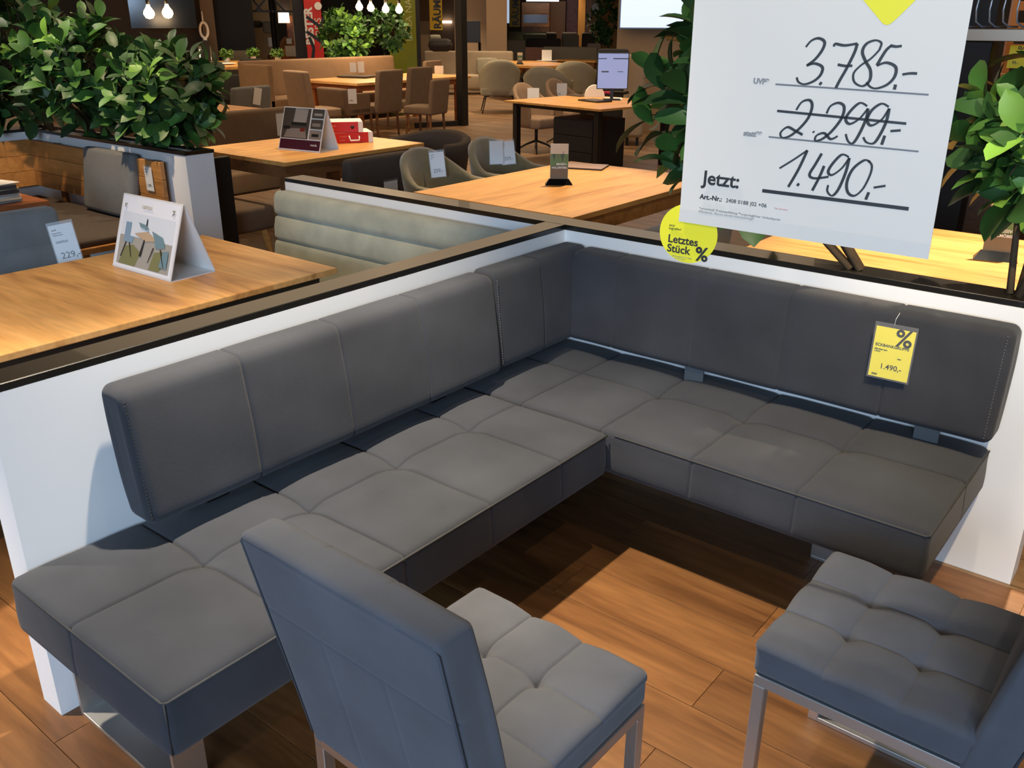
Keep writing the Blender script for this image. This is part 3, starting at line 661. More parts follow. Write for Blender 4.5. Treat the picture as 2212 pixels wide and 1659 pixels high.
cs = cushion('cushion', -.31, -.035, 0, .31, .035, .42, .03, M_grey, None, .06, lambda p, n: .03*gauss(p.x, .2)*gauss(p.z-.21, .15)*abs(n.y), loc=(-3.78, .055, .482), rot=(R(-9), 0, 0))
tag(cs, 'grey felt back cushion leaning on the oak corner bench', 'cushion')
price_tag('white price tag on the end of the oak plank backrest', (-3.335, .112, .83), 0, 0, .085, .15, (('bank', .008, .02, .010), ('massiv', .008, .035, .008), ('1.289,-', .006, .125, .024)))
# side table with brochures
ts = thing('side_table', 'reddish wooden table with a stack of brochures at the left edge', 'table', (-3.66, -1.25, 0))
B().box(-.45, -.66, .70, .45, .66, .735, .003).make('tabletop', M_cherry, ts)
for sx in (-1, 1):
    for sy in (-1, 1): B().box(sx*.36-.03, sy*.56-.03, 0, sx*.36+.03, sy*.56+.03, .70).make('leg', M_cherry, ts)
z = .7355
bro = [M_paper, mat('brochure_grey', '8f8a84', .4), mat('brochure_dark', '3a3636', .4), mat('brochure_tan', 'b6a68c', .4)]
for k, (mi, th, a) in enumerate(((1, .016, 4), (3, .012, -3), (0, .008, 6), (1, .014, -2), (2, .018, 3), (3, .008, 8), (2, .022, -5), (0, .004, 12))):
    b = B(); b.box(-.14, -.21, 0, .14, .21, th, .0015, seg=1); o = b.make('brochure', bro[mi], None, loc=(-3.42+.01*random.uniform(-1, 1), -.92+.01*random.uniform(-1, 1), z), rot=(0, 0, R(a))); z += th+.0005
    tag(o, ('topmost white brochure of the stack on the reddish table' if k == 7 else ['lowest grey brochure in the stack', 'tan brochure, second from the bottom of the stack', 'thin white brochure, third from the bottom of the stack', 'grey brochure in the middle of the stack', 'dark brochure just above the middle of the stack', 'thin tan brochure near the top of the stack', 'thick dark brochure right under the top white one'][k]), 'brochure', 'brochures stacked on the reddish table')
bp_ = B().box(-.03, .42, 0, .03, .60, .86, .004).make('side_panel', M_black, None, loc=(-3.18, 0, 0)); bp_.name = 'black_bench_side'
tag(bp_, 'black upright bench side standing beside the end of the planter', 'bench')

# ================================================================== TABLE GROUP WITH THE RED BINDERS
tB = table('oak dining table carrying the red binders and tent display', -4.36, 1.08, -3.21, 2.50, .76, .03, M_oakp, legm=M_oakd, inset=.05, lw=.09)
P = lambda n, c: mat(n, c, .3)
pB = [(P('print_lt', 'e9e5df'), rect(0, 0, 1, 1)), (P('print_maroon', '4a1a2c'), rect(0, .0, 1, .24)), (P('print_ph1', '4f463e'), rect(.0, .26, .67, 1)), (P('print_ph2', 'a39a90'), [(.26, .62), (.58, .58), (.60, .98), (.28, 1)]), (P('print_ph3', '231f1d'), rect(.22, .58, .60, .66)), (P('print_ph4', '8d8176'), [(.08, .28), (.14, .50), (.58, .52), (.64, .28)]),
      (P('print_ph3', '231f1d'), rect(.04, .48, .20, .56)), (P('print_ph5', '7c2c20'), rect(.46, .44, .58, .52)), (P('print_ph1', '4f463e'), rect(.71, .78, 1, 1)), (P('print_ph2', 'a39a90'), rect(.76, .84, .96, .90)), (P('print_ph1', '4f463e'), rect(.71, .52, 1, .75)), (P('print_ph4', '8d8176'), rect(.75, .58, .95, .66)), (P('print_ph4', '8d8176'), rect(.71, .27, 1, .49)), (P('print_ph3', '231f1d'), rect(.77, .33, .94, .40))]
tBd, plB = tent('tent display with dark room photographs beside the red binders', -3.62, 1.635, .76, R(9), .42, .22, .31, pB)
text('lettering', 'venda', .028, M_paper, tBd, plB(.78, .10, 20), (math.atan2(.31, .11), 0, 0))
def binder(label, x, y, z, rz, handle):
    t = thing('binder', label, 'binder', (x, y, z), rz, 'red binders on the oak table')
    B().box(-.15, -.13, 0, .15, .13, .078, .002, seg=1).make('page_block', mat('binder_pages', '8f8576', .8), t)
    b = B(); b.box(-.155, -.142, -0.0, .155, -.132, .082, .001, seg=1); b.make('spine', M_red, t)
    b = B(); b.box(-.155, -.132, .078, .155, .14, .082); b.make('cover', M_paper, t)
    b = B(); b.box(.118, -.1445, 0, .156, -.1425, .082); b.make('end_band', M_paper, t)
    text('lettering', 'STOFFE', .018, mat('pink_letter', 'e88f86', .5), t, (-.12, -.1428, .045), (UP, 0, 0)); text('lettering', 'LEDER', .016, mat('pink_letter', 'e88f86', .5), t, (-.12, -.1428, .018), (UP, 0, 0))
    if handle: B().tube([(-.04, -.142, .055), (-.04, -.165, .045), (-.035, -.178, .024), (.035, -.178, .024), (.04, -.165, .045), (.04, -.142, .055)], .006, 8).make('handle', M_paper, t, True)
    else: B().tube([(.07, -.1415, .04), (.07, -.1475, .04)], .014, 12).make('finger_ring', M_black, t, True)
binder('lower red binder with a white handle', -3.76, 2.20, .761, R(58), True); binder('upper red binder with a finger ring', -3.80, 2.15, .845, R(52), False)
bench('brown upholstered bench with a long backrest behind the oak binder table', -5.45, .50, -4.62, 2.86, 'x0', M_brown, .90, .47, .14, (), .28)
price_tag('pink and white tag on the brown bench backrest by the tent display', (-5.20, 2.60, .86), PI/2, 0, .11, .2, (), M_paper)
so = cushion('seat', -.60, -.22, .30, .52, .22, .47, .03, M_brown, None, .08); st_ = thing('stool_bench', 'low brown upholstered bench in front of the oak binder table', 'bench', (-3.78, .78, 0)); so.parent = st_
for sx in (-1, 1):
    for sy in (-1, 1): B().tube([(sx*.45, sy*.16, .31), (sx*.50, sy*.18, 0)], [.03, .02], 8).make('leg', M_oakp, st_)
chair('dark brown low-backed chair tucked at the near side of the binder table', -2.93, 1.52, PI/2, M_dbrown, .72, .82, M_oakd, bt=.09, depth=.5, lean_=.1, group='brown chairs at the binder table')
price_tag('small white tag low on the dark brown low-backed chair', (-2.60, 1.52, .64), PI/2, 0, .13, .12, (), M_paper)
tub('brown tub armchair at the far end of the binder table', -3.55, 2.86, PI, M_dbrown, .80, .60, .76, .70, .45, M_oakd, th=.07)

# ================================================================== TABLE BEHIND THE BACK PARTITION
tC = table('light oak table with a green sign stand behind the back partition', -1.70, .84, -.55, 2.45, .76, .03, M_oaky, legm=M_oakx, inset=.04, lw=.1)
tub('olive velvet chair with a 259,- tag, nearer of the two', -2.02, 1.52, -PI/2, M_olive, .60, .56, .88, .68, .48, group='olive velvet chairs')
tub('olive velvet chair with two overlapping 259,- tags, farther of the two', -2.05, 2.24, -PI/2, M_olive, .60, .56, .88, .68, .48, group='olive velvet chairs')
L259 = (('stuhl', .008, .02, .011), ('Velours', .008, .034, .008), ('oliv', .008, .044, .008), ('259,-', .016, .135, .034))
price_tag('white price tag reading 259,- on the nearer olive chair', (-2.225, 1.60, .865), PI/2-.9, R(-10), .098, .165, L259, roll=R(-6))
price_tag('white price tag reading 259,- on the farther olive chair', (-2.22, 2.36, .865), PI/2-.9, R(-10), .098, .165, L259, roll=R(-6))
price_tag('blank-sided tag partly covered by the 259,- tag on the farther olive chair', (-2.26, 2.28, .872), PI/2-.9, R(-10), .098, .165, (), roll=R(-2))
def sign_stand(label, x, y, z, rz, group='small sign stands with a forest picture'):
    t = thing('sign_stand', label, 'sign', (x, y, z), rz, group)
    b = B(); b.poly([(-.085, -.035, 0), (.085, -.035, 0), (.060, -.012, .035), (-.060, -.012, .035)]); b.poly([(-.085, .035, 0), (.085, .035, 0), (.060, .012, .035), (-.060, .012, .035)])
    b.poly([(-.085, -.035, 0), (-.085, .035, 0), (-.060, .012, .035), (-.060, -.012, .035)]); b.poly([(.085, -.035, 0), (.085, .035, 0), (.060, .012, .035), (.060, -.012, .035)])
    b.poly([(-.060, -.012, .035), (.060, -.012, .035), (.060, .012, .035), (-.060, .012, .035)]); b.poly([(-.085, -.035, 0), (.085, -.035, 0), (.085, .035, 0), (-.085, .035, 0)]); b.make('base', M_blackg, t)
    B().box(-.055, -.003, .033, .055, .003, .245).make('panel', mat('stand_cream', 'cdbf9f', .4), t)
    g1, g2, g3 = mat('print_forest', '5b7a3c', .35), mat('print_soil', '6b5a3a', .35), mat('print_forest_dark', '3c4f2a', .35)
    sh_ = [(g1, rect(0, .0, 1, .72)), (g2, rect(0, 0, 1, .30)), (g3, [(.1, .72), (.2, .5), (.3, .72)]), (g3, [(.55, .72), (.68, .48), (.8, .72)]), (g3, rect(.05, .32, .95, .38)), (g2, [(.35, .72), (.42, .58), (.5, .72)])]
    print_shapes(t, sh_, lambda u, v, i: (-.054+.108*u, -.0034-.0002*i, .035+.208*v))
    text('lettering', 'MASSIV-', .0185, M_paper, t, (.048, -.0052, .118), (UP, 0, 0), 'RIGHT', bold=.0004); text('lettering', 'HOLZMÖBEL', .0165, M_paper, t, (.050, -.0052, .098), (UP, 0, 0), 'RIGHT', bold=.0004)
    text('lettering', 'i', .04, g2, t, (.028, -.0042, .20), (UP, PI, 0))
    return t
sign_stand('sign stand reading MASSIV-HOLZMÖBEL on the light oak table', -1.19, 1.60, .76, R(38))
mg = B(); mg.box(-.15, -.11, 0, .15, .11, .008, .001, seg=1); mg.mi = 1; mg.box(-.148, -.108, .008, .148, .108, .011, .001, seg=1)
tag(mg.make('magazine', [M_black, mat('magazine_cover', '9a7f76', .3)], loc=(-1.46, 2.27, .7605), rot=(0, 0, R(20))), 'magazine lying behind the sign stand on the light oak table', 'magazine')
bench('olive brown bench at the right side of the light oak table', -.36, .20, .22, 1.15, 'x1', M_olive, .86, .47, .13, (), .28)
tH = table('bright oak table behind the potted plants at the right', .44, .42, 2.1, 1.72, .77, .03, M_oak, legm=M_oakx, inset=.05, lw=.09)
sign_stand('sign stand reading MASSIV-HOLZMÖBEL at the right edge, half hidden by leaves', 1.36, 1.24, .77, R(12))
# ================================================================== POTTED PLANTS ON THE PARTITIONS
def leaf_mesh(name, m, width=.42, droop=.18):
    V = []; F = []; n = 6
    for i in range(n+1):
        t = i/n; wd = width*(math.sin(PI*min(1, t*.93+.03))**.8)*(.75+.5*t) * .5; wd = max(wd, .006) if i < n else 0.002
        z = -droop*t*t + .04*math.sin(t*PI); yb = t
        V += [(-wd, yb, z+wd*.30), (0, yb, z), (wd, yb, z+wd*.30)]
    for i in range(n):
        a = i*3; F += [(a, a+1, a+4, a+3), (a+1, a+2, a+5, a+4)]
    me = bpy.data.meshes.new(name); me.from_pydata(V, [], F); me.materials.append(m)
    for p in me.polygons: p.use_smooth = True
    return me
LEAVES = [leaf_mesh('leaf', M_leaf[0], .54, .2), leaf_mesh('leaf', M_leaf[0], .48, .1), leaf_mesh('leaf', M_leaf[1], .52, .25), leaf_mesh('leaf', M_leaf[1], .58, .12), leaf_mesh('leaf', M_leaf[2], .52, .15)]
def shrub(label, base, centre, rad, ntips, per, size, seed, group=None, lightness=.16, stems=4, single=False, pot=None, name='potted_shrub'):
    rng = random.Random(seed); base = Vector(base); centre = Vector(centre)
    t = thing(name, label, 'plant', base, 0, group)
    sb = B(); hubs = []
    for k in range(stems):
        a = rng.uniform(0, 2*PI); h = centre + Vector((math.cos(a)*rad[0]*.35, math.sin(a)*rad[1]*.35, -rad[2]*.35)) - base
        p0 = Vector((math.cos(a)*.02, math.sin(a)*.02, 0)); mid = p0.lerp(h, .5)+Vector((rng.uniform(-.03, .03), rng.uniform(-.03, .03), .02))
        s_ = B(); s_.tube([p0, mid, h], [.010*size/.13, .008*size/.13, .006*size/.13], 6).make('stem', M_stem, t, True); hubs.append(h)
    tw = B(); big = bmesh.new(); cnt = 0
    for i in range(ntips):
        u = rng.uniform(-1, 1); a = rng.uniform(0, 2*PI); q = math.sqrt(1-u*u); rr = rng.uniform(.55, 1)**.6
        d = Vector((q*math.cos(a), q*math.sin(a), u)); tip = centre-base + Vector((d.x*rad[0], d.y*rad[1], d.z*rad[2]))*rr
        hub = min(hubs, key=lambda h: (h-tip).length); m_ = hub.lerp(tip, .55)+Vector((0, 0, .03)); tw.tube([hub, m_, tip], [.004, .003, .002], 4)
        ax = (d*.7+Vector((0, 0, .75))).normalized(); side = ax.orthogonal().normalized(); side2 = ax.cross(side); ph = rng.uniform(0, 2*PI)
        lt = rng.random() < lightness
        for k in range(per):
            al = ph + k*2.4; el = R(rng.uniform(10, 62)) if k else R(75)
            dirv = (side*math.cos(al)+side2*math.sin(al))*math.cos(el)+ax*math.sin(el); nrm = (ax - dirv*ax.dot(dirv))
            if nrm.length < .05: nrm = side
            nrm.normalize(); xv = dirv.cross(nrm)
            L_ = size*rng.uniform(.72, 1.15)*(.8 if k == 0 else 1); me = LEAVES[4] if lt and rng.random() < .8 else LEAVES[rng.choice((0, 0, 1, 2, 3))]
            p = tip - ax*(.02*k*size/.13)
            mtx = Matrix(((xv.x*L_, dirv.x*L_, nrm.x*L_, p.x), (xv.y*L_, dirv.y*L_, nrm.y*L_, p.y), (xv.z*L_, dirv.z*L_, nrm.z*L_, p.z), (0, 0, 0, 1)))
            if single or i >= 49: 
                tmp = me.copy(); tmp.transform(mtx); n0 = len(big.faces); big.from_mesh(tmp); bpy.data.meshes.remove(tmp); big.faces.ensure_lookup_table()
                mi = 2 if me is LEAVES[4] else (1 if me in (LEAVES[2], LEAVES[3]) else 0)
                for f in big.faces[n0:]: f.material_index = mi
            else:
                o = bpy.data.objects.new('leaf', me); C.objects.link(o); o.parent = t; o.matrix_basis = mtx
            cnt += 1
    if len(big.faces):
        me = bpy.data.meshes.new('foliage'); big.to_mesh(me); big.free(); f = link('foliage', me, M_leaf, t, True); f['kind'] = 'stuff'
    tw.make('twigs', M_stem, t, True)
    if pot: 
        r_, h_, c_ = pot; B().lathe([(r_*.75, -h_), (r_, 0), (r_*.92, 0), (r_*.88, -.02), (0, -.03)], 20).make('pot', c_, t, True)
    return t
shrub('leafy green shrub at the right end of the planter partition, above the wooden bench', (-3.52, .30, .905), (-3.50, .36, 1.27), (.48, .42, .30), 84, 6, .160, 3, 'green shrubs in the planter partition')
shrub('leafy green shrub in the middle of the planter partition', (-4.22, .30, .905), (-4.22, .24, 1.36), (.52, .42, .40), 84, 6, .160, 5, 'green shrubs in the planter partition', .08)
shrub('leafy green shrub at the far left corner of the planter partition', (-4.95, .30, .905), (-5.0, .12, 1.50), (.50, .44, .52), 84, 6, .160, 8, 'green shrubs in the planter partition', .08)
shrub('large leafy plant left of and behind the hanging poster', (1.16, .055, .937), (.70, .16, 1.46), (.46, .22, .40), 72, 6, .160, 12, None, .06, 6)
shrub('leafy plant at the right edge beside the hanging poster', (1.645, .06, .937), (1.70, .17, 1.42), (.32, .22, .25), 46, 6, .150, 21, None, .3, 4)

# ================================================================== SHOWROOM BEYOND
M_wallbr = mat('brown_wall', '5b4c3e', .8); M_blackw = mat('black_panel', '15100d', .6); M_beigew = mat('beige_column', 'b59b80', .8); M_post = mat('taupe_post', '7a6753', .7)
def F(px, py, d):
    r_ = ray(px, py); return CAM + r_*(d/math.hypot(r_.x, r_.y))
def chair_at(label, px, py, zt, rz, m, w=.5, **k):
    P_ = at(px, py, zt); dp = k.get('depth', .5); ln = k.get('lean_', .12); off = dp/2+(zt-.47)*ln
    return chair(label, P_.x + off*-math.sin(rz), P_.y + off*math.cos(rz), rz, m, w, zt, **k)
def tub_at(label, px, py, zt, rz, m, w=.6, d=.58, **k):
    P_ = at(px, py, zt); off = d/2
    return tub(label, P_.x - off*math.sin(rz), P_.y + off*math.cos(rz), rz, m, w, d, zt, **k)
def ptag_at(label, px, py, d, w, h, band=None, lines=(), col=None, roll=0):
    P_ = F(px, py, d); az = math.atan2(P_.y-CAM.y, P_.x-CAM.x)
    return price_tag(label, P_, az-PI/2, 0, w, h, lines, col or M_paper, band, sleeve=False, roll=roll)
def fbox(px0, px1, py0, py1, d, th):
    """upright box whose face turned to the viewer spans the given directions at distance d; returns loc, rz, w, z0, z1"""
    a, c = F(px0, 100, d), F(px1, 100, d); mid = (a+c)/2; w_ = (Vector((a.x, a.y))-Vector((c.x, c.y))).length
    az = math.atan2(mid.y-CAM.y, mid.x-CAM.x); pm = (px0+px1)/2
    z1 = 3.5 if py0 is None else F(pm, py0, d).z; z0 = 0 if py1 is None else F(pm, py1, d).z
    return (mid.x+math.cos(az)*th/2, mid.y+math.sin(az)*th/2, 0), az-PI/2, w_, max(0, z0), min(3.5, z1)
def da(px, py, z): q_ = at(px, py, z); return math.hypot(q_.x-CAM.x, q_.y-CAM.y)
def slab(name, px0, px1, py0, py1, d, th, m, label=None, cat=None, group=None, kind=None, bev=0):
    loc, rz, w_, z0, z1 = fbox(px0, px1, py0, py1, d, th); o = B().box(-w_/2, -th/2, 0, w_/2, th/2, z1-z0, bev).make(name, m, None, loc=(loc[0], loc[1], z0), rot=(0, 0, rz))
    return tag(o, label, cat, group, kind)
# -- desk with the monitor
dk = thing('desk', 'oak-topped desk with black legs and a computer monitor', 'table', (-4.42, 6.72, 0), -.14)
B().box(-.80, -.72, .735, .80, .72, .76, .002).make('tabletop', M_oakp, dk)
for sx in (-1, 1):
    for sy in (-1, 1): B().box(sx*.68-.035, sy*.62-.035, 0, sx*.68+.035, sy*.62+.035, .735).make('leg', M_black, dk)
for sy in (-1, 1): B().box(-.645, sy*.62-.02, .69, .645, sy*.62+.02, .735).make('rail', M_black, dk)
cb = thing('drawer_cabinet', 'dark drawer cabinet standing under the desk', 'cabinet', (-4.25, 6.45, 0), -.14)
B().box(-.33, -.28, .02, .33, .28, .60, .004).make('body', mat('navy_black', '1b1d22', .5), cb)
for k in range(3): B().box(-.32, -.295, .04+k*.185, .32, -.281, .215+k*.185, .003).make('drawer', mat('navy_black', '1b1d22', .5), cb)
mo = thing('monitor', 'portrait computer monitor showing a bluish web page', 'monitor', (-4.33, 7.05, .76), R(35))
B().box(-.11, -.09, 0, .11, .09, .012, .003).make('foot', M_blackg, mo); B().box(-.02, .01, .012, .02, .03, .25).make('stand', M_blackg, mo)
B().box(-.195, -.012, .13, .195, .012, .56, .004).make('housing', M_blackg, mo)
M_scr = mat('monitor_screen', '8f9fd0', .4, emit=.42); b = B(); b.poly([(-.185, -.0135, .14), (.185, -.0135, .14), (.185, -.0135, .55), (-.185, -.0135, .55)]); b.make('screen', M_scr, mo)
sd_ = mat('screen_dark', '3a4258', .4); b = B()
for (x0, z0, x1, z1) in ((-.185, .485, -.08, .495), (.0, .485, .185, .497), (-.14, .33, -.05, .345), (.06, .335, .13, .342)): b.poly([(x0, -.0142, z0), (x1, -.0142, z0), (x1, -.0142, z1), (x0, -.0142, z1)])
b.make('screen_text', sd_, mo)
def small(name, label, cat, bl, m, loc, rz=0, group=None, smooth=False):
    return tag(bl.make(name, m, None, smooth, loc=loc, rot=(0, 0, rz)), label, cat, group)
small('tablet', 'black tablet lying at the front edge of the desk', 'tablet', B().box(-.19, -.12, 0, .19, .12, .018, .004), M_blackg, at(1285, 219, .7605), -.3)
bq = B(); bq.poly([(.13*math.cos(a*PI/10), -.05, .15*math.sin(a*PI/10)) for a in range(11)], .10, (0, 1, 0)); small('card_holder', 'white arched card holder standing on the desk', 'card holder', bq, M_paper, at(1284, 209, .7605), R(38))
small('notepad', 'brown notepad left of the white card holder on the desk', 'notepad', B().box(-.13, -.09, 0, .13, .09, .012, .002), M_dbrown, at(1248, 207, .7605), -.2)
small('stapler', 'pink and black stapler on the desk right of the card holder', 'stapler', B().box(-.07, -.02, 0, .07, .02, .035, .008), mat('magenta_plastic', 'b0304a', .35), at(1312, 203, .7605), .4)
small('phone', 'black telephone on the desk in front of the monitor', 'phone', B().box(-.10, -.07, 0, .10, .07, .04, .012), M_blackg, at(1340, 203, .7605), .2)
small('paper_sheet', 'white paper sheet on the desk under the telephone', 'paper', B().box(-.11, -.15, 0, .11, .15, .003), M_paper, at(1325, 213, .7605), .6)
tub_at('taupe swivel chair at the left of the desk, nearer one', 1128, 181, .88, -PI/2-.1, M_taupe, .56, .55, arm=.66, style='swivel', group='taupe swivel chairs at the desk')
tub_at('taupe swivel chair at the left of the desk, farther one', 1197, 172, .88, -PI/2-.1, M_taupe, .56, .55, arm=.66, style='swivel', group='taupe swivel chairs at the desk')
for i, (px, py) in enumerate(((1146, 190), (1158, 190), (1214, 180))): ptag_at(['left one of two white tags on the nearer swivel chair', 'right one of two white tags on the nearer swivel chair', 'white tag on the farther swivel chair'][i], px, py, da(1128, 181, .88)+.02 if i < 2 else da(1197, 172, .88)+.02, .085 if i < 2 else .15, .19, lines=(('199,-', .01, .16, .03),))
# -- shell chairs, boat table, pale sofa
tub('beige shell chair with four black legs, seen from behind next to the black post', -9.55, 11.15, .75, M_lgrey, .82, .74, .97, arm=.74, style='four')
tub_at('grey-green shell chair behind the taupe swivel chairs, left one', 1172, 146, .95, .35, M_lgrey, .85, .74, arm=.72, group='grey-green shell chairs')
tub_at('grey-green shell chair behind the taupe swivel chairs, right one', 1240, 134, .95, .5, M_lgrey, .80, .74, arm=.78, group='grey-green shell chairs')
tE = thing('dining_table', 'boat-shaped oak table with slanted legs behind the beige shell chair', 'table', (at(1146, 137, .76).x, at(1146, 137, .76).y, 0), -.5)
b = B(); b.poly([(-1.3*math.copysign(abs(math.cos(a))**.6, math.cos(a)), .75*math.copysign(abs(math.sin(a))**.6, math.sin(a)), .72) for a in [k*PI/16 for k in range(32)]], .045, (0, 0, 1)); b.make('tabletop', M_oakp, tE)
for sx in (-1, 1):
    for sy in (-1, 1): b = B(); b.bar((sx*.15, sy*.05, .72), (sx*.75, sy*.45, 0), .09, .06); b.make('leg', M_oakx, tE)
p_ = at(1123, 139, .765); sign_stand('small sign stand on the boat-shaped table', p_.x, p_.y, .765, R(40))
tgs = at(1181, 131, .765); small('white_card', 'white standing card on the boat-shaped table', 'card', B().box(-.12, -.01, 0, .12, .01, .24, .004), M_paper, (tgs.x, tgs.y, .766), R(40))
small('paper_sheet', 'white paper lying on the boat-shaped table', 'paper', B().box(-.25, -.12, 0, .25, .12, .004), M_paper, at(1183, 131, .767), .4)
# -- group with the high-backed brown chairs
tF = table('oak table among the high-backed brown chairs', -10.4, 7.0, -9.0, 9.7, .76, .04, M_oak, legm=M_cherry, inset=.12, lw=.1, apron=True)
tan_sofa = bench('tan corner sofa with a tall back behind the high-backed brown chairs', -11.3, 6.45, -10.5, 9.9, 'x0', M_tan if False else mat('tan_cloth', '7d6248', .9, noise=.06), 1.04, .47, .16, (), .18)
cushion('side_panel', -.40, -.06, .10, .40, .06, 1.0, .03, mat('tan_cloth', '7d6248'), tan_sofa, .12, loc=(0, -1.66, 0))
chair_at('light taupe high-backed chair seen from behind at the left of the tan sofa', 636, 153, 1.0, -.12, M_taupe, .56, depth=.52, bt=.12, legm=M_oakd)
chair_at('brown low-armed chair right of the light taupe high-backed chair', 715, 190, .74, -.05, M_brown, .66, arms=True, legm=M_oakd)
chair_at('brown high-backed chair, left of the pair seen from behind', 843, 151, .98, PI/2+.1, M_brown, .55, bt=.11, legm=M_oakd, group='high-backed brown chairs')
chair_at('brown high-backed chair, right of the pair seen from behind', 909, 145, .98, PI/2+.1, M_brown, .56, bt=.11, legm=M_oakd, group='high-backed brown chairs')
chair_at('brown wooden-framed chair between the pair and the black post', 952, 171, .86, PI/2+.2, M_brown, .46, legm=M_oakd)
chair_at('tan chair with a white tag behind the brown pair', 935, 131, .92, PI/2+.2, M_taupe, .60, legm=M_oakd)
ptag_at('white tag on the tan chair behind the brown pair', 948, 142, 17.3, .16, .24); ptag_at('left white tag on the tan sofa back', 762, 135, 16.6, .11, .16); ptag_at('right white tag on the tan sofa back', 779, 133, 16.6, .11, .18)
ptag_at('white tag hanging at the seat of the left high-backed brown chair', 760, 192, 13.4, .12, .20, lines=(('199,-', .01, .17, .035),))
small('placemat', 'dark placemat lying on the table among the brown chairs', 'placemat', B().box(-.28, -.2, 0, .28, .2, .03, .01), M_dbrown, at(771, 167, .765), .3)
po = thing('black_post_frame', 'tall black metal post with a floor bar in the middle of the showroom', 'post', (-8.55, 8.95, 0))
B().box(-.07, -.07, 0, .07, .07, 3.5).make('post', M_black, po); b = B(); b.bar((-.04, -.07, .03), (-.35, -.80, .03), .10, .06); b.make('floor_bar', M_black, po)
# -- left middle: grey felt chair, charcoal chairs, round-cornered table
chair_at('grey felt chair with a long white tag over its backrest', 543, 187, .92, PI/2+.15, M_grey, .62, legm=M_black, depth=.55)
ptag_at('long white tag draped over the grey felt chair', 558, 190, da(543, 187, .92)-.06, .09, .20, roll=R(12))
chair_at('charcoal high-backed chair with a red-striped tag', 543, 127, 1.0, PI/2+.1, M_char, .50, legm=M_black, bt=.10)
ptag_at('white price tag with a red stripe on the charcoal high-backed chair', 526, 137, da(543, 127, 1.0)-.06, .155, .31, mat('red_stripe', 'c4553f', .5))
chair_at('charcoal low chair left of the charcoal high-backed chair', 493, 162, .78, PI/2+.1, M_char, .50, legm=M_black, arms=True)
ptag_at('white tag on the charcoal low chair', 467, 163, da(493, 162, .78)-.12, .12, .24, roll=R(-8))
tG = thing('dining_table', 'oak table with rounded corner set with plates and small topiary plants', 'table', (-15.9, 9.7, 0), .0)
b = B(); b.poly([(1.35*math.copysign(abs(math.cos(a))**.45, math.cos(a)), 1.5*math.copysign(abs(math.sin(a))**.45, math.sin(a)), .71) for a in [k*PI/16 for k in range(32)]], .05, (0, 0, 1)); b.make('tabletop', M_oakp, tG)
for sx in (-1, 1):
    for sy in (-1, 1): b = B(); b.bar((sx*.9, sy*1.0, 0), (sx*.9, sy*1.0, .71), .08); b.make('leg', M_black, tG)
for i, (px, py, w_) in enumerate(((478, 137, .19), (491, 139, .19), (597, 132, .19))):
    q = at(px, py, .765); small('plate', ['white plate at the left end of the topiary table', 'grey plate in front of the left topiary', 'white plate near the right topiary'][i], 'plate', B().lathe([(w_*.6, 0), (w_, .02), (w_*.95, .024), (w_*.5, .008)], 20), M_paper, q, 0, 'plates on the topiary table', True)
for i, (px, py) in enumerate(((491, 128), (548, 124), (601, 126))):
    q = at(px, py+8, .765); shrub(['small round topiary, left of three', 'small round topiary, middle of three', 'small round topiary, right of three'][i], (q.x, q.y, .765+.11), (q.x, q.y, .765+.19), (.15, .15, .10), 70, 5, .055, 60+i, 'small topiary plants', .9, 2, True, (.07, .11, M_paper), 'topiary')
slab('bench', 477, 536, 109, None, 24.0, .25, M_lgrey, 'grey-green bench back behind the topiary table', 'bench', bev=.03)
slab('bench', 426, 456, 98, None, 23.65, .2, M_lgrey, 'grey-green bench back with white cushions at the left behind the shrubs', 'bench', bev=.03)
def lampshade(label, px, py0, py1, d, w0, w1, group, stand=.30):
    a, c = F(px, py0, d), F(px, py1, d); t = thing('table_lamp', label, 'lamp', (c.x, c.y, c.z), 0, group)
    B().lathe([(w1/2, 0), (w0/2, a.z-c.z)], 20).make('lamp_shade', mat('lit_shade', 'ffe9c4', .8, emit=1.3), t, True); B().tube([(0, 0, -.02), (0, 0, -stand)], .03, 8).make('base', M_black, t, True); return t
lampshade('white lit lamp shade, left of the two behind the shrubs', 438, 106, 128, 23.55, .10, .14, 'lamps behind the shrubs')
lampshade('white lit lamp shade, right of the two behind the shrubs', 450, 106, 129, 23.55, .10, .15, 'lamps behind the shrubs')
lampshade('large white lit lamp seen through the black lattice', 614, 27, 49.5, 28.4, .30, .32, 'lamp behind the lattice', .04)
vq = F(443, 87.5, 23.12); vs_ = B(); 
vs_.tube([(.0, 0, .10+.30)] + [(.085*math.sin(a*PI/8), 0, .22-.17*math.cos(a*PI/8)*-1) for a in range(0, 17)], [.012]+[.03]*17, 8); vs_.tube([(0, 0, .38), (0, 0, .62)], [.02, .014], 8); vs_.lathe([(.05, 0), (.06, .01), (.03, .05)], 12)
slab('side_cabinet', 434, 453, 88, None, 23.0, .25, M_blackw, 'narrow black cabinet under the white ring vase', 'cabinet')
small('vase', 'white ring-shaped vase with a long neck behind the shrubs', 'vase', vs_, M_paper, vq, math.atan2(vq.y-CAM.y, vq.x-CAM.x)-PI/2, None, True)
table('orange-brown oak table behind the planter shrubs', -7.7, 2.1, -6.6, 3.5, .76, .03, M_oakx, legm=M_oakd)
chair_at('beige chair at the far left edge behind the shrubs', 8, 198, .95, PI/2+.4, M_beige, .75, legm=M_oakd)
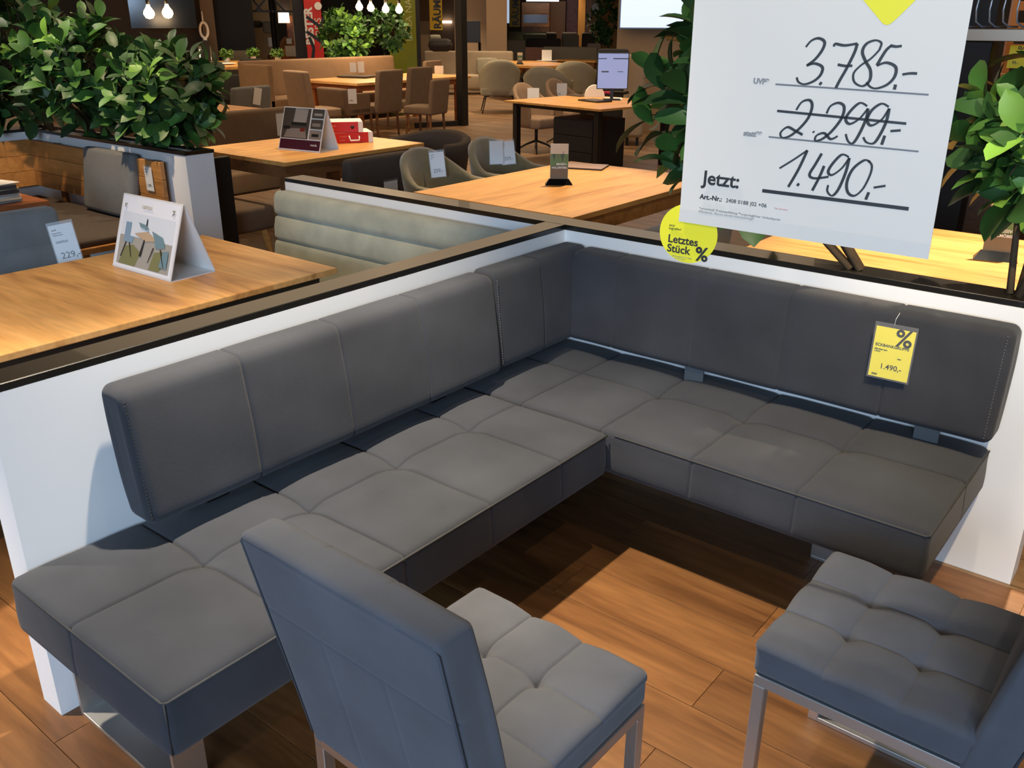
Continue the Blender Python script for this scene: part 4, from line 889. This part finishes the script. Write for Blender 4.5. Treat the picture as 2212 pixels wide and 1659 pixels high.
# -- armchairs beyond
for i, (px, py, m_, w_, nm) in enumerate(((577, 80, M_tan, .50, 'tan leather tub chair with a white tag, left one'), (620, 83, M_tan, .50, 'tan leather tub chair with a white tag, right one'), (574, 106, M_rust, .55, 'rust leather chair behind the topiary table'), (628, 98, M_char, .42, 'charcoal chair holding a grey information sheet'))):
    q = F(px, py, (27.3, 26.9, 24.3, 24.2)[i]); tub(nm, q.x, q.y+.3, PI/2+.2, m_, w_*1.15, .6, max(.8, min(1.25, q.z)), arm=.72, style='four')
ptag_at('white tag on the left tan tub chair', 583, 81, 27.45, .11, .24); ptag_at('white tag on the right tan tub chair', 624, 83, 27.0, .14, .14); ptag_at('grey information sheet on the charcoal chair', 627, 99, 23.8, .25, .24, col=mat('sheet_grey', '8f877a', .6))
# -- walls, posts and panels
slab('wall_partition', 225, 442, None, None, 24.5, .2, M_wallbr, kind='structure'); 
pc = slab('dark_picture', 290, 431, -30, 61, 22.0, .05, mat('black_glass', '0c0d0b', .12), 'dark glossy screen behind the two pendant bulbs', 'screen')
slab('column', 442, 470, None, None, 24.0, .3, M_post, kind='structure'); slab('wall_black_panel', 464, 553, None, None, 25.0, .3, M_blackw, kind='structure')
slab('column_black', 638, 661, None, None, 20.5, .2, M_blackw, kind='structure')
la = thing('lattice_partition', 'black metal lattice with crossed braces in front of the beige room', 'partition', (0, 0, 0))
def lb(a, c, d, w_=.05):
    b = B(); b.bar(F(*a, d), F(*c, d), w_); b.make('brace', M_black, la)
for x0_, x1_ in ((580, 590), (591, 598)):
    a = F(x1_, 72, 25.9); t0 = F(x0_, -40, 25.9); b = B(); b.bar(a, (a.x, a.y, 3.5), .07); b.make('post', M_black, la); b = B(); b.bar((a.x, a.y, 0), a, .07); b.make('post', M_black, la)
lb((546, 24), (638, 25), 25.9); lb((546, 0), (566, 24), 25.9); lb((572, 0), (552, 24), 25.9); lb((592, 0), (615, 24), 25.9)
lb((662, 36), (703, 66), 19.6, .06); lb((703, 28), (690, 62), 19.6, .05); lb((662, 68), (702, 96), 19.6, .06); lb((668, 80), (678, 104), 19.6, .06); lb((678, 104), (675, 131), 19.6, .06)
slab('grey_sofa', 551, 571, 45, 60, 28.5, .6, mat('sofa_grey', '5f5a50', .9), 'grey cushion row seen through the lattice, left', 'sofa', bev=.05); slab('grey_sofa', 571, 603, 46, 72, 28.0, .6, mat('sofa_lightgrey', '8d8778', .9), 'light grey armchair seen through the lattice', 'sofa', bev=.05)
slab('wall_picture', 612, 634, -20, 22, 28.6, .05, mat('mauve_picture', '6f5f58', .7), 'mauve wall picture above the lamp behind the lattice', 'picture')
slab('side_table', 603, 623, 50, None, 28.2, .4, M_blackw, 'dark side table under the large lamp behind the lattice', 'table'); slab('bookcase', 623, 637, 34, None, 28.6, .3, M_cherry, 'reddish wooden bookcase beside the large lamp', 'bookcase')
slab('wall_beige_room', 540, 660, None, None, 29.5, .15, mat('beige_room', 'c9b493', .9), kind='structure')
# banners with writing
def banner(label, px0, px1, py0, py1, d, m, lines, name='banner'):
    loc, rz, w_, z0, z1 = fbox(px0, px1, py0, py1, d, .03); t = thing(name, label, 'banner', (loc[0], loc[1], z0), rz); h = z1-z0
    B().box(-w_/2, -.015, 0, w_/2, .015, h).make('cloth', m, t)
    for s_, u, v, sz, mm, bo in lines: text('lettering', s_, sz, mm, t, (-w_/2+w_*u, -.017, h*v), Matrix(((0, -1, 0), (0, 0, -1), (1, 0, 0))).to_euler(), bold=bo)
    return t
banner('red banner reading BESTER PREIS beside the black post', 663, 699, None, 130, 20.3, mat('banner_red', 'c9261d', .6), (('BESTER', .44, .115, .22, M_paper, .010), ('PREIS', .95, .145, .19, M_paper, 0)), 'banner')
def disc(px, py, d, r_, par, m): 
    q = F(px, py, d); o = B().tube([(0, 0, 0), (0, .01, 0)], r_, 20).make('dot', m, None, loc=q, rot=(0, 0, math.atan2(q.y-CAM.y, q.x-CAM.x)-PI/2)); return o
_bn = bpy.data.objects['banner']; dd = disc(687, 13, 20.25, .075, None, M_paper); bpy.context.view_layer.update(); mw = dd.matrix_world.copy(); dd.parent = _bn; dd.matrix_parent_inverse = _bn.matrix_world.inverted()
banner('green column banner reading LINEA NATURA', 841, 904, None, None, 23.0, mat('banner_green', '8a9420', .6, noise=.08, nscale=2), (('LINEA NATURA', .80, .34, .21, mat('pale_green_letter', 'd6dc9a', .6), 0),), 'column_banner')
slab('column_black', 900, 909, None, None, 22.6, .2, M_blackw, kind='structure')
banner('bright yellow banner reading RÄUMUNG near the black post', 930, 957, -70, 65, 26.0, mat('banner_yellow', 'dcb521', .6), (('RÄUMUNG', .86, .02, .26, M_ink, .01),))
banner('dim yellow banner reading RÄUMUNG beside the beige pillar', 1100, 1123, -70, 58, 28.0, mat('banner_yellow_shaded', 'a08a20', .6), (('RÄUMUNG', .86, .02, .26, M_ink, .01),))  # shade painted in: darker copy of the yellow banner colour
slab('column_beige', 983, 1052, None, None, 26.0, .5, M_beigew, kind='structure'); slab('column_beige', 1051, 1095, None, None, 24.5, .8, mat('beige_pillar', 'c0a486', .8), kind='structure')
slab('cabinet', 1003, 1038, 45, 92, 24.3, .4, mat('black_cabinet', '16171c', .4), 'black cabinet on legs in front of the beige pillar', 'cabinet', bev=.01); q = F(1006, 92, 22.0)
_cbn = bpy.data.objects['cabinet']
for k, px in enumerate((1005, 1036)): q = F(px, 92, 24.4); o = B().bar((q.x, q.y, 0), (q.x, q.y, q.z), .05).make('leg', M_black, None); bpy.context.view_layer.update(); o.parent = _cbn; o.matrix_parent_inverse = _cbn.matrix_world.inverted()
slab('piano_sofa', 925, 978, 84, 112, 21.5, .8, mat('dark_sofa', '1e1612', .7), 'black low sofa behind the brown chairs left of the post', 'sofa', bev=.12)
slab('white_counter', 906, 930, 46, None, 27.6, .4, M_beige, 'pale counter behind the green column', 'counter'); slab('light_strip', 957, 977, 45, 50, 28.9, .1, mat('lit_strip', 'fff0dc', .5, emit=3), 'glowing light strip beside the yellow banner', 'lamp')
slab('wall_brown_recess', 905, 984, None, None, 29.0, .15, mat('recess_brown', '8a705a', .9), kind='structure')
# hutch and wooden columns
loc, rz, w_, z0, z1 = fbox(1126, 1186, 5, 58, 32.0, .5)
hu = thing('oak_hutch', 'oak hutch cabinet with a dark glazed row in the distance', 'cabinet', (loc[0], loc[1], 0), rz)
B().box(-w_/2, -.25, z0, w_/2, .25, z1, .01).make('body', M_oakx, hu); B().box(-w_/2+.06, -.262, z0+.12, w_/2-.06, -.251, z0+(z1-z0)*.5).make('glass_door', mat('dark_glass', '4a3020', .2), hu); B().box(-w_/2, -.25, 0, w_/2, .25, z0).make('base_unit', M_oakd, hu)
B().box(-w_/2+.02, -.275, z0+(z1-z0)*.55, -.01, -.251, z1-.03).make('door', M_oakx, hu); B().box(.01, -.275, z0+(z1-z0)*.55, w_/2-.02, -.251, z1-.03).make('door', M_oakx, hu)
slab('bookcase', 1187, 1220, 2, None, 32.5, .5, mat('cream_case', 'a8825c', .7), 'tan tall case right of the oak hutch', 'cabinet'); slab('bookcase', 1222, 1246, None, None, 32.8, .4, M_cherry, 'dark reddish shelf unit in the distance', 'bookcase')
slab('column_wood', 1247, 1262, None, None, 31.0, .4, mat('lit_wood_column', 'd89a4c', .6), kind='structure'); slab('column_wood', 1262, 1276, None, None, 31.2, .4, M_oakx, kind='structure')  # first column: light falling on it is put into the paler wood colour
slab('wall_beige_end', 1276, 1345, None, None, 32.0, .2, mat('beige_end', 'b39468', .9), kind='structure')
q = F(1288, 20, 31.8); small('wall_clock', 'round pale wall clock beside the far dark tree', 'clock', B().tube([(0, 0, 0), (0, .04, 0)], .17, 24), M_paper, q, math.atan2(q.y-CAM.y, q.x-CAM.x)-PI/2)
slab('coloured_screen', 1094, 1103, -20, 50, 28.4, .05, mat('tv_mix', '9fb0c8', .4, emit=.8), 'narrow glowing screen beside the dim yellow banner', 'screen'); slab('shop_screen', 1136, 1205, -30, 3, 31.0, .05, mat('tv_mix2', 'dfe8ff', .4, emit=1.5), 'bright screen at the top edge above the oak hutch', 'screen')
# wall with the big white screen
slab('wall_screen', 1332, 1700, None, None, 15.5, .25, mat('taupe_wall', '9c8468', .85), kind='structure')
loc, rz, w_, z0, z1 = fbox(1335, 1600, -120, 63, 15.3, .06); sc2 = thing('wall_screen_display', 'large glowing blue-white screen on the wall behind the plant', 'screen', (loc[0], loc[1], z0), rz)
B().box(-w_/2, -.03, 0, w_/2, .03, z1-z0).make('housing', M_blackg, sc2); b = B(); b.poly([(-w_/2+.02, -.032, .02), (w_/2-.02, -.032, .02), (w_/2-.02, -.032, z1-z0-.02), (-w_/2+.02, -.032, z1-z0-.02)]); b.make('screen', mat('white_screen', 'd4e6ff', .4, emit=.62), sc2)
# seats in the distance between the pillar and the screen wall
def far_seat(label, px0, px1, py0, d, m, dep=.8, cat='sofa', name='sofa', group=None, flip=False):
    loc, rz, w_, z0, z1 = fbox(px0, px1, py0, None, d, dep); zt = max(.62, min(1.3, z1)); t = thing(name, label, cat, (loc[0], loc[1], 0), rz+(PI if flip else 0), group)
    cushion('seat', -w_/2, -dep/2+.12, .12, w_/2, dep/2, .45, .05, m, t, .3); cushion('backrest', -w_/2, -dep/2, .12, w_/2, -dep/2+.2, zt, .06, m, t, .3); 
    for sx in (-1, 1):
        for sy in (-1, 1): B().box(sx*(w_/2-.08)-.02, sy*(dep/2-.1)-.02, 0, sx*(w_/2-.08)+.02, sy*(dep/2-.1)+.02, .13).make('leg', M_black, t)
    return t
M_fg = mat('far_green', '5a5a44', .9); M_fg2 = mat('far_grey', '6f6a5c', .9); M_fdk = mat('far_dark', '332b24', .9)
far_seat('pale beige bench sofa behind the beige shell chair', 912, 1112, 112, 22.6, M_beige, flip=True)
q = F(1052, 132, 22.9); tag(cushion('cushion', -.26, -.07, 0, .26, .07, .36, .06, M_lgrey, None, .1, lambda p, n: .04*gauss(p.x, .2)*abs(n.y), loc=(q.x, q.y, .46), rot=(R(-8), 0, R(40))), 'grey-green cushion on the pale beige bench sofa', 'cushion')
far_seat('olive sofa row beneath the dim yellow banner', 1096, 1190, 62, 31.2, M_fg); far_seat('olive grey sofa in front of the olive sofa row', 1130, 1180, 73, 29.6, M_fg)
far_seat('dark grey sofa with pale top behind the boat-shaped table, left', 1094, 1136, 86, 26.3, M_fg2); far_seat('long grey sofa with pale top behind the boat-shaped table', 1137, 1212, 83, 27.6, M_fdk)
far_seat('black high-backed chair far behind the boat-shaped table', 1178, 1202, 60, 30.4, M_fdk, .6, 'chair', 'dining_chair'); far_seat('grey wing chair left of the far oak table', 1214, 1250, 74, 28.9, M_fg2, .6, 'chair', 'dining_chair')
far_seat('black chair beside the far oak table, left', 1213, 1246, 68, 30.4, M_fdk, .6, 'chair', 'dining_chair'); far_seat('black chair beside the far oak table, right', 1256, 1286, 69, 29.6, M_fdk, .6, 'chair', 'dining_chair')
far_seat('long grey bench back with a dark cushion in front of the far oak table', 1172, 1292, 101, 24.7, M_fg2)
far_seat('dark brown high-backed chair right behind the monitor', 1291, 1361, 101, 14.0, M_char, .6, 'chair', 'dining_chair')
far_seat('pale chair beside the screen wall behind the plant', 1352, 1400, 118, 13.4, M_beige, .6, 'chair', 'dining_chair')
far_seat('small cream armchair behind the green column', 906, 930, 66, 26.5, M_beige, .8); far_seat('grey armchair under the bright yellow banner', 928, 953, 67, 25.2, M_fg2, .8)
q = at(1283, 97, .76); q = F(1283, 95, 27.0)
tJ = thing('dining_table', 'far oak table with a grey display card near the screen wall', 'table', (q.x, q.y, 0), -.6); B().box(-.75, -.5, .71, .75, .5, .76).make('tabletop', M_oakp, tJ)
for sx in (-1, 1):
    for sy in (-1, 1): B().box(sx*.65-.04, sy*.4-.04, 0, sx*.65+.04, sy*.4+.04, .71).make('leg', M_oakd, tJ)
small('display_card', 'grey display card standing on the far oak table', 'card', B().box(-.18, -.01, 0, .18, .01, .30, .004), mat('card_dim', '6f675c', .6), (q.x, q.y, .7605), .6)
slab('low_shelf', 1135, 1172, 103, None, 23.6, .4, mat('shelf_brown', '5a3a2c', .7), 'low brown shelf box behind the boat-shaped table', 'shelf')
q = F(1256, 116, 23.6); table('narrow lit oak table behind the grey-green shell chairs', q.x-.6, q.y-.3, q.x+.6, q.y+.3, .76, .04, M_oakp)
# far and middle plants
shrub('bushy bright green plant behind the tan sofa', F(745, 132, 18.6), F(745, 80, 18.6), (.56, .5, .50), 110, 6, .16, 31, None, .45, 4, True, (.20, F(745, 132, 18.6).z, M_blackg))
shrub('dark leafy tree in front of the green column', F(834, 108, 20.2), F(842, 60, 20.2), (.50, .4, .42), 80, 6, .16, 33, None, .15, 3, True, (.08, F(834, 108, 20.2).z, M_blackg))
pp = F(1306, 78, 29.6); shrub('far dark tree beside the wooden column', (pp.x, pp.y, .5), F(1306, 34, 29.6), (.5, .45, .85), 90, 6, .17, 35, None, 0, 3, True, (.25, .5, M_blackg))
# pendant bulbs
for i, (px, py, d) in enumerate(((322, 29, 15.0), (362, 28, 15.0), (776, 15, 17.5), (801, 17, 17.5), (833, 20, 17.5), (862, 21, 17.5))):
    q = F(px, py, d); nm = ['left', 'right', 'leftmost', 'second from the left', 'third from the left', 'rightmost'][i]
    t = thing('pendant_bulb', 'glowing pendant bulb, %s of the %s' % (nm, 'two above the shrubs' if i < 2 else 'four above the bushy plant'), 'lamp', q, 0, 'pendant bulbs')
    k_ = 1.0 if i < 2 else .85
    B().lathe([(.0, -.075*k_), (.05*k_, -.06*k_), (.078*k_, -.01*k_), (.07*k_, .03*k_), (.03*k_, .09*k_), (.022*k_, .12*k_)], 18).make('bulb', mat('bulb_glow', 'ffdca0', .5, emit=9), t, True); B().lathe([(.026, .12*k_), (.028, .19), (.02, .21)], 12).make('socket', M_black, t, True)
    B().tube([(0, 0, .2), (0, 0, 3.5-q.z)], .006, 5).make('cord', M_black, t)
    l = bpy.data.lights.new('bulb_light', 'POINT'); l.energy = 12; l.color = (1, .7, .4); l.shadow_soft_size = .08; lo = bpy.data.objects.new('bulb_light', l); C.objects.link(lo); lo.location = (q.x, q.y, q.z-.12)
# -- top right corner: dish rack and wooden chair with a yellow tag
ra = thing('dish_rack', 'dark cabinet with a steel shelf holding glass panes at the top right corner', 'cabinet', (.30, 4.45, 0), R(8))
B().box(-.9, -.10, 0, .20, .5, 1.57, .004).make('body', M_blackw, ra); B().box(-.9, -.16, 1.575, .80, .16, 1.655, .004).make('shelf', mat('rack_steel', 'a89a86', .35, .6), ra); B().box(-.9, .36, 1.655, .16, .40, 2.6).make('back_panel', M_blackw, ra)
B().box(.70, -.10, 0, .76, .12, 1.574).make('post', mat('rack_steel', 'a89a86'), ra)
for k in range(8):
    x = -.20+k*.085; B().tube([(x+.05, -.05, 2.5), (x, -.05, 1.78), (x+.012, -.05, 1.70), (x+.05, -.02, 1.668), (x+.10, .10, 1.668)], .007, 6).make('glass_pane_edge', mat('glass_edge', 'b8c0c8', .15, .3), ra, True)
wd = mat('honey_wood', 'b9783c', .4)
pd_ = tag(B().box(-.45, -.45, 0, .45, .45, .84, .005).make('display_podium', M_oakd, None, loc=(.70, 5.55, 0), rot=(0, 0, R(10))), 'brown display podium under the honey-coloured wooden chair', 'podium')
wc = thing('wooden_chair', 'honey-coloured wooden chair with a yellow percent tag at the top right', 'chair', (.66, 5.50, .841), R(30))
B().box(-.24, -.24, .44, .24, .24, .475, .01).make('seat', wd, wc)
for sx in (-1, 1):
    for sy in (-1, 1): B().bar((sx*.21, sy*.21, 0), (sx*.19, sy*.19, .44), .045).make('leg', wd, wc)
    B().bar((sx*.20, .21, .475), (sx*.20, .27, 1.15), .05).make('back_post', wd, wc)
for zz in (.62, .78, .94): B().box(-.175, .225, zz, .175, .25, zz+.07, .004).make('back_slat', wd, wc)
for zz in (.15, .3): B().box(-.16, -.215, zz, .16, -.19, zz+.04).make('stretcher', wd, wc)
ptag_at('yellow percent tag on the honey-coloured wooden chair', 2203, 98, 8.05, .12, .16, col=M_yeld, lines=(('%', .05, .06, .08), ('95,-', .03, .13, .03)))
spot((.9, 4.6, 3.4), (.55, 5.4, 1.3), 60, 50, .8, WARM, .05)
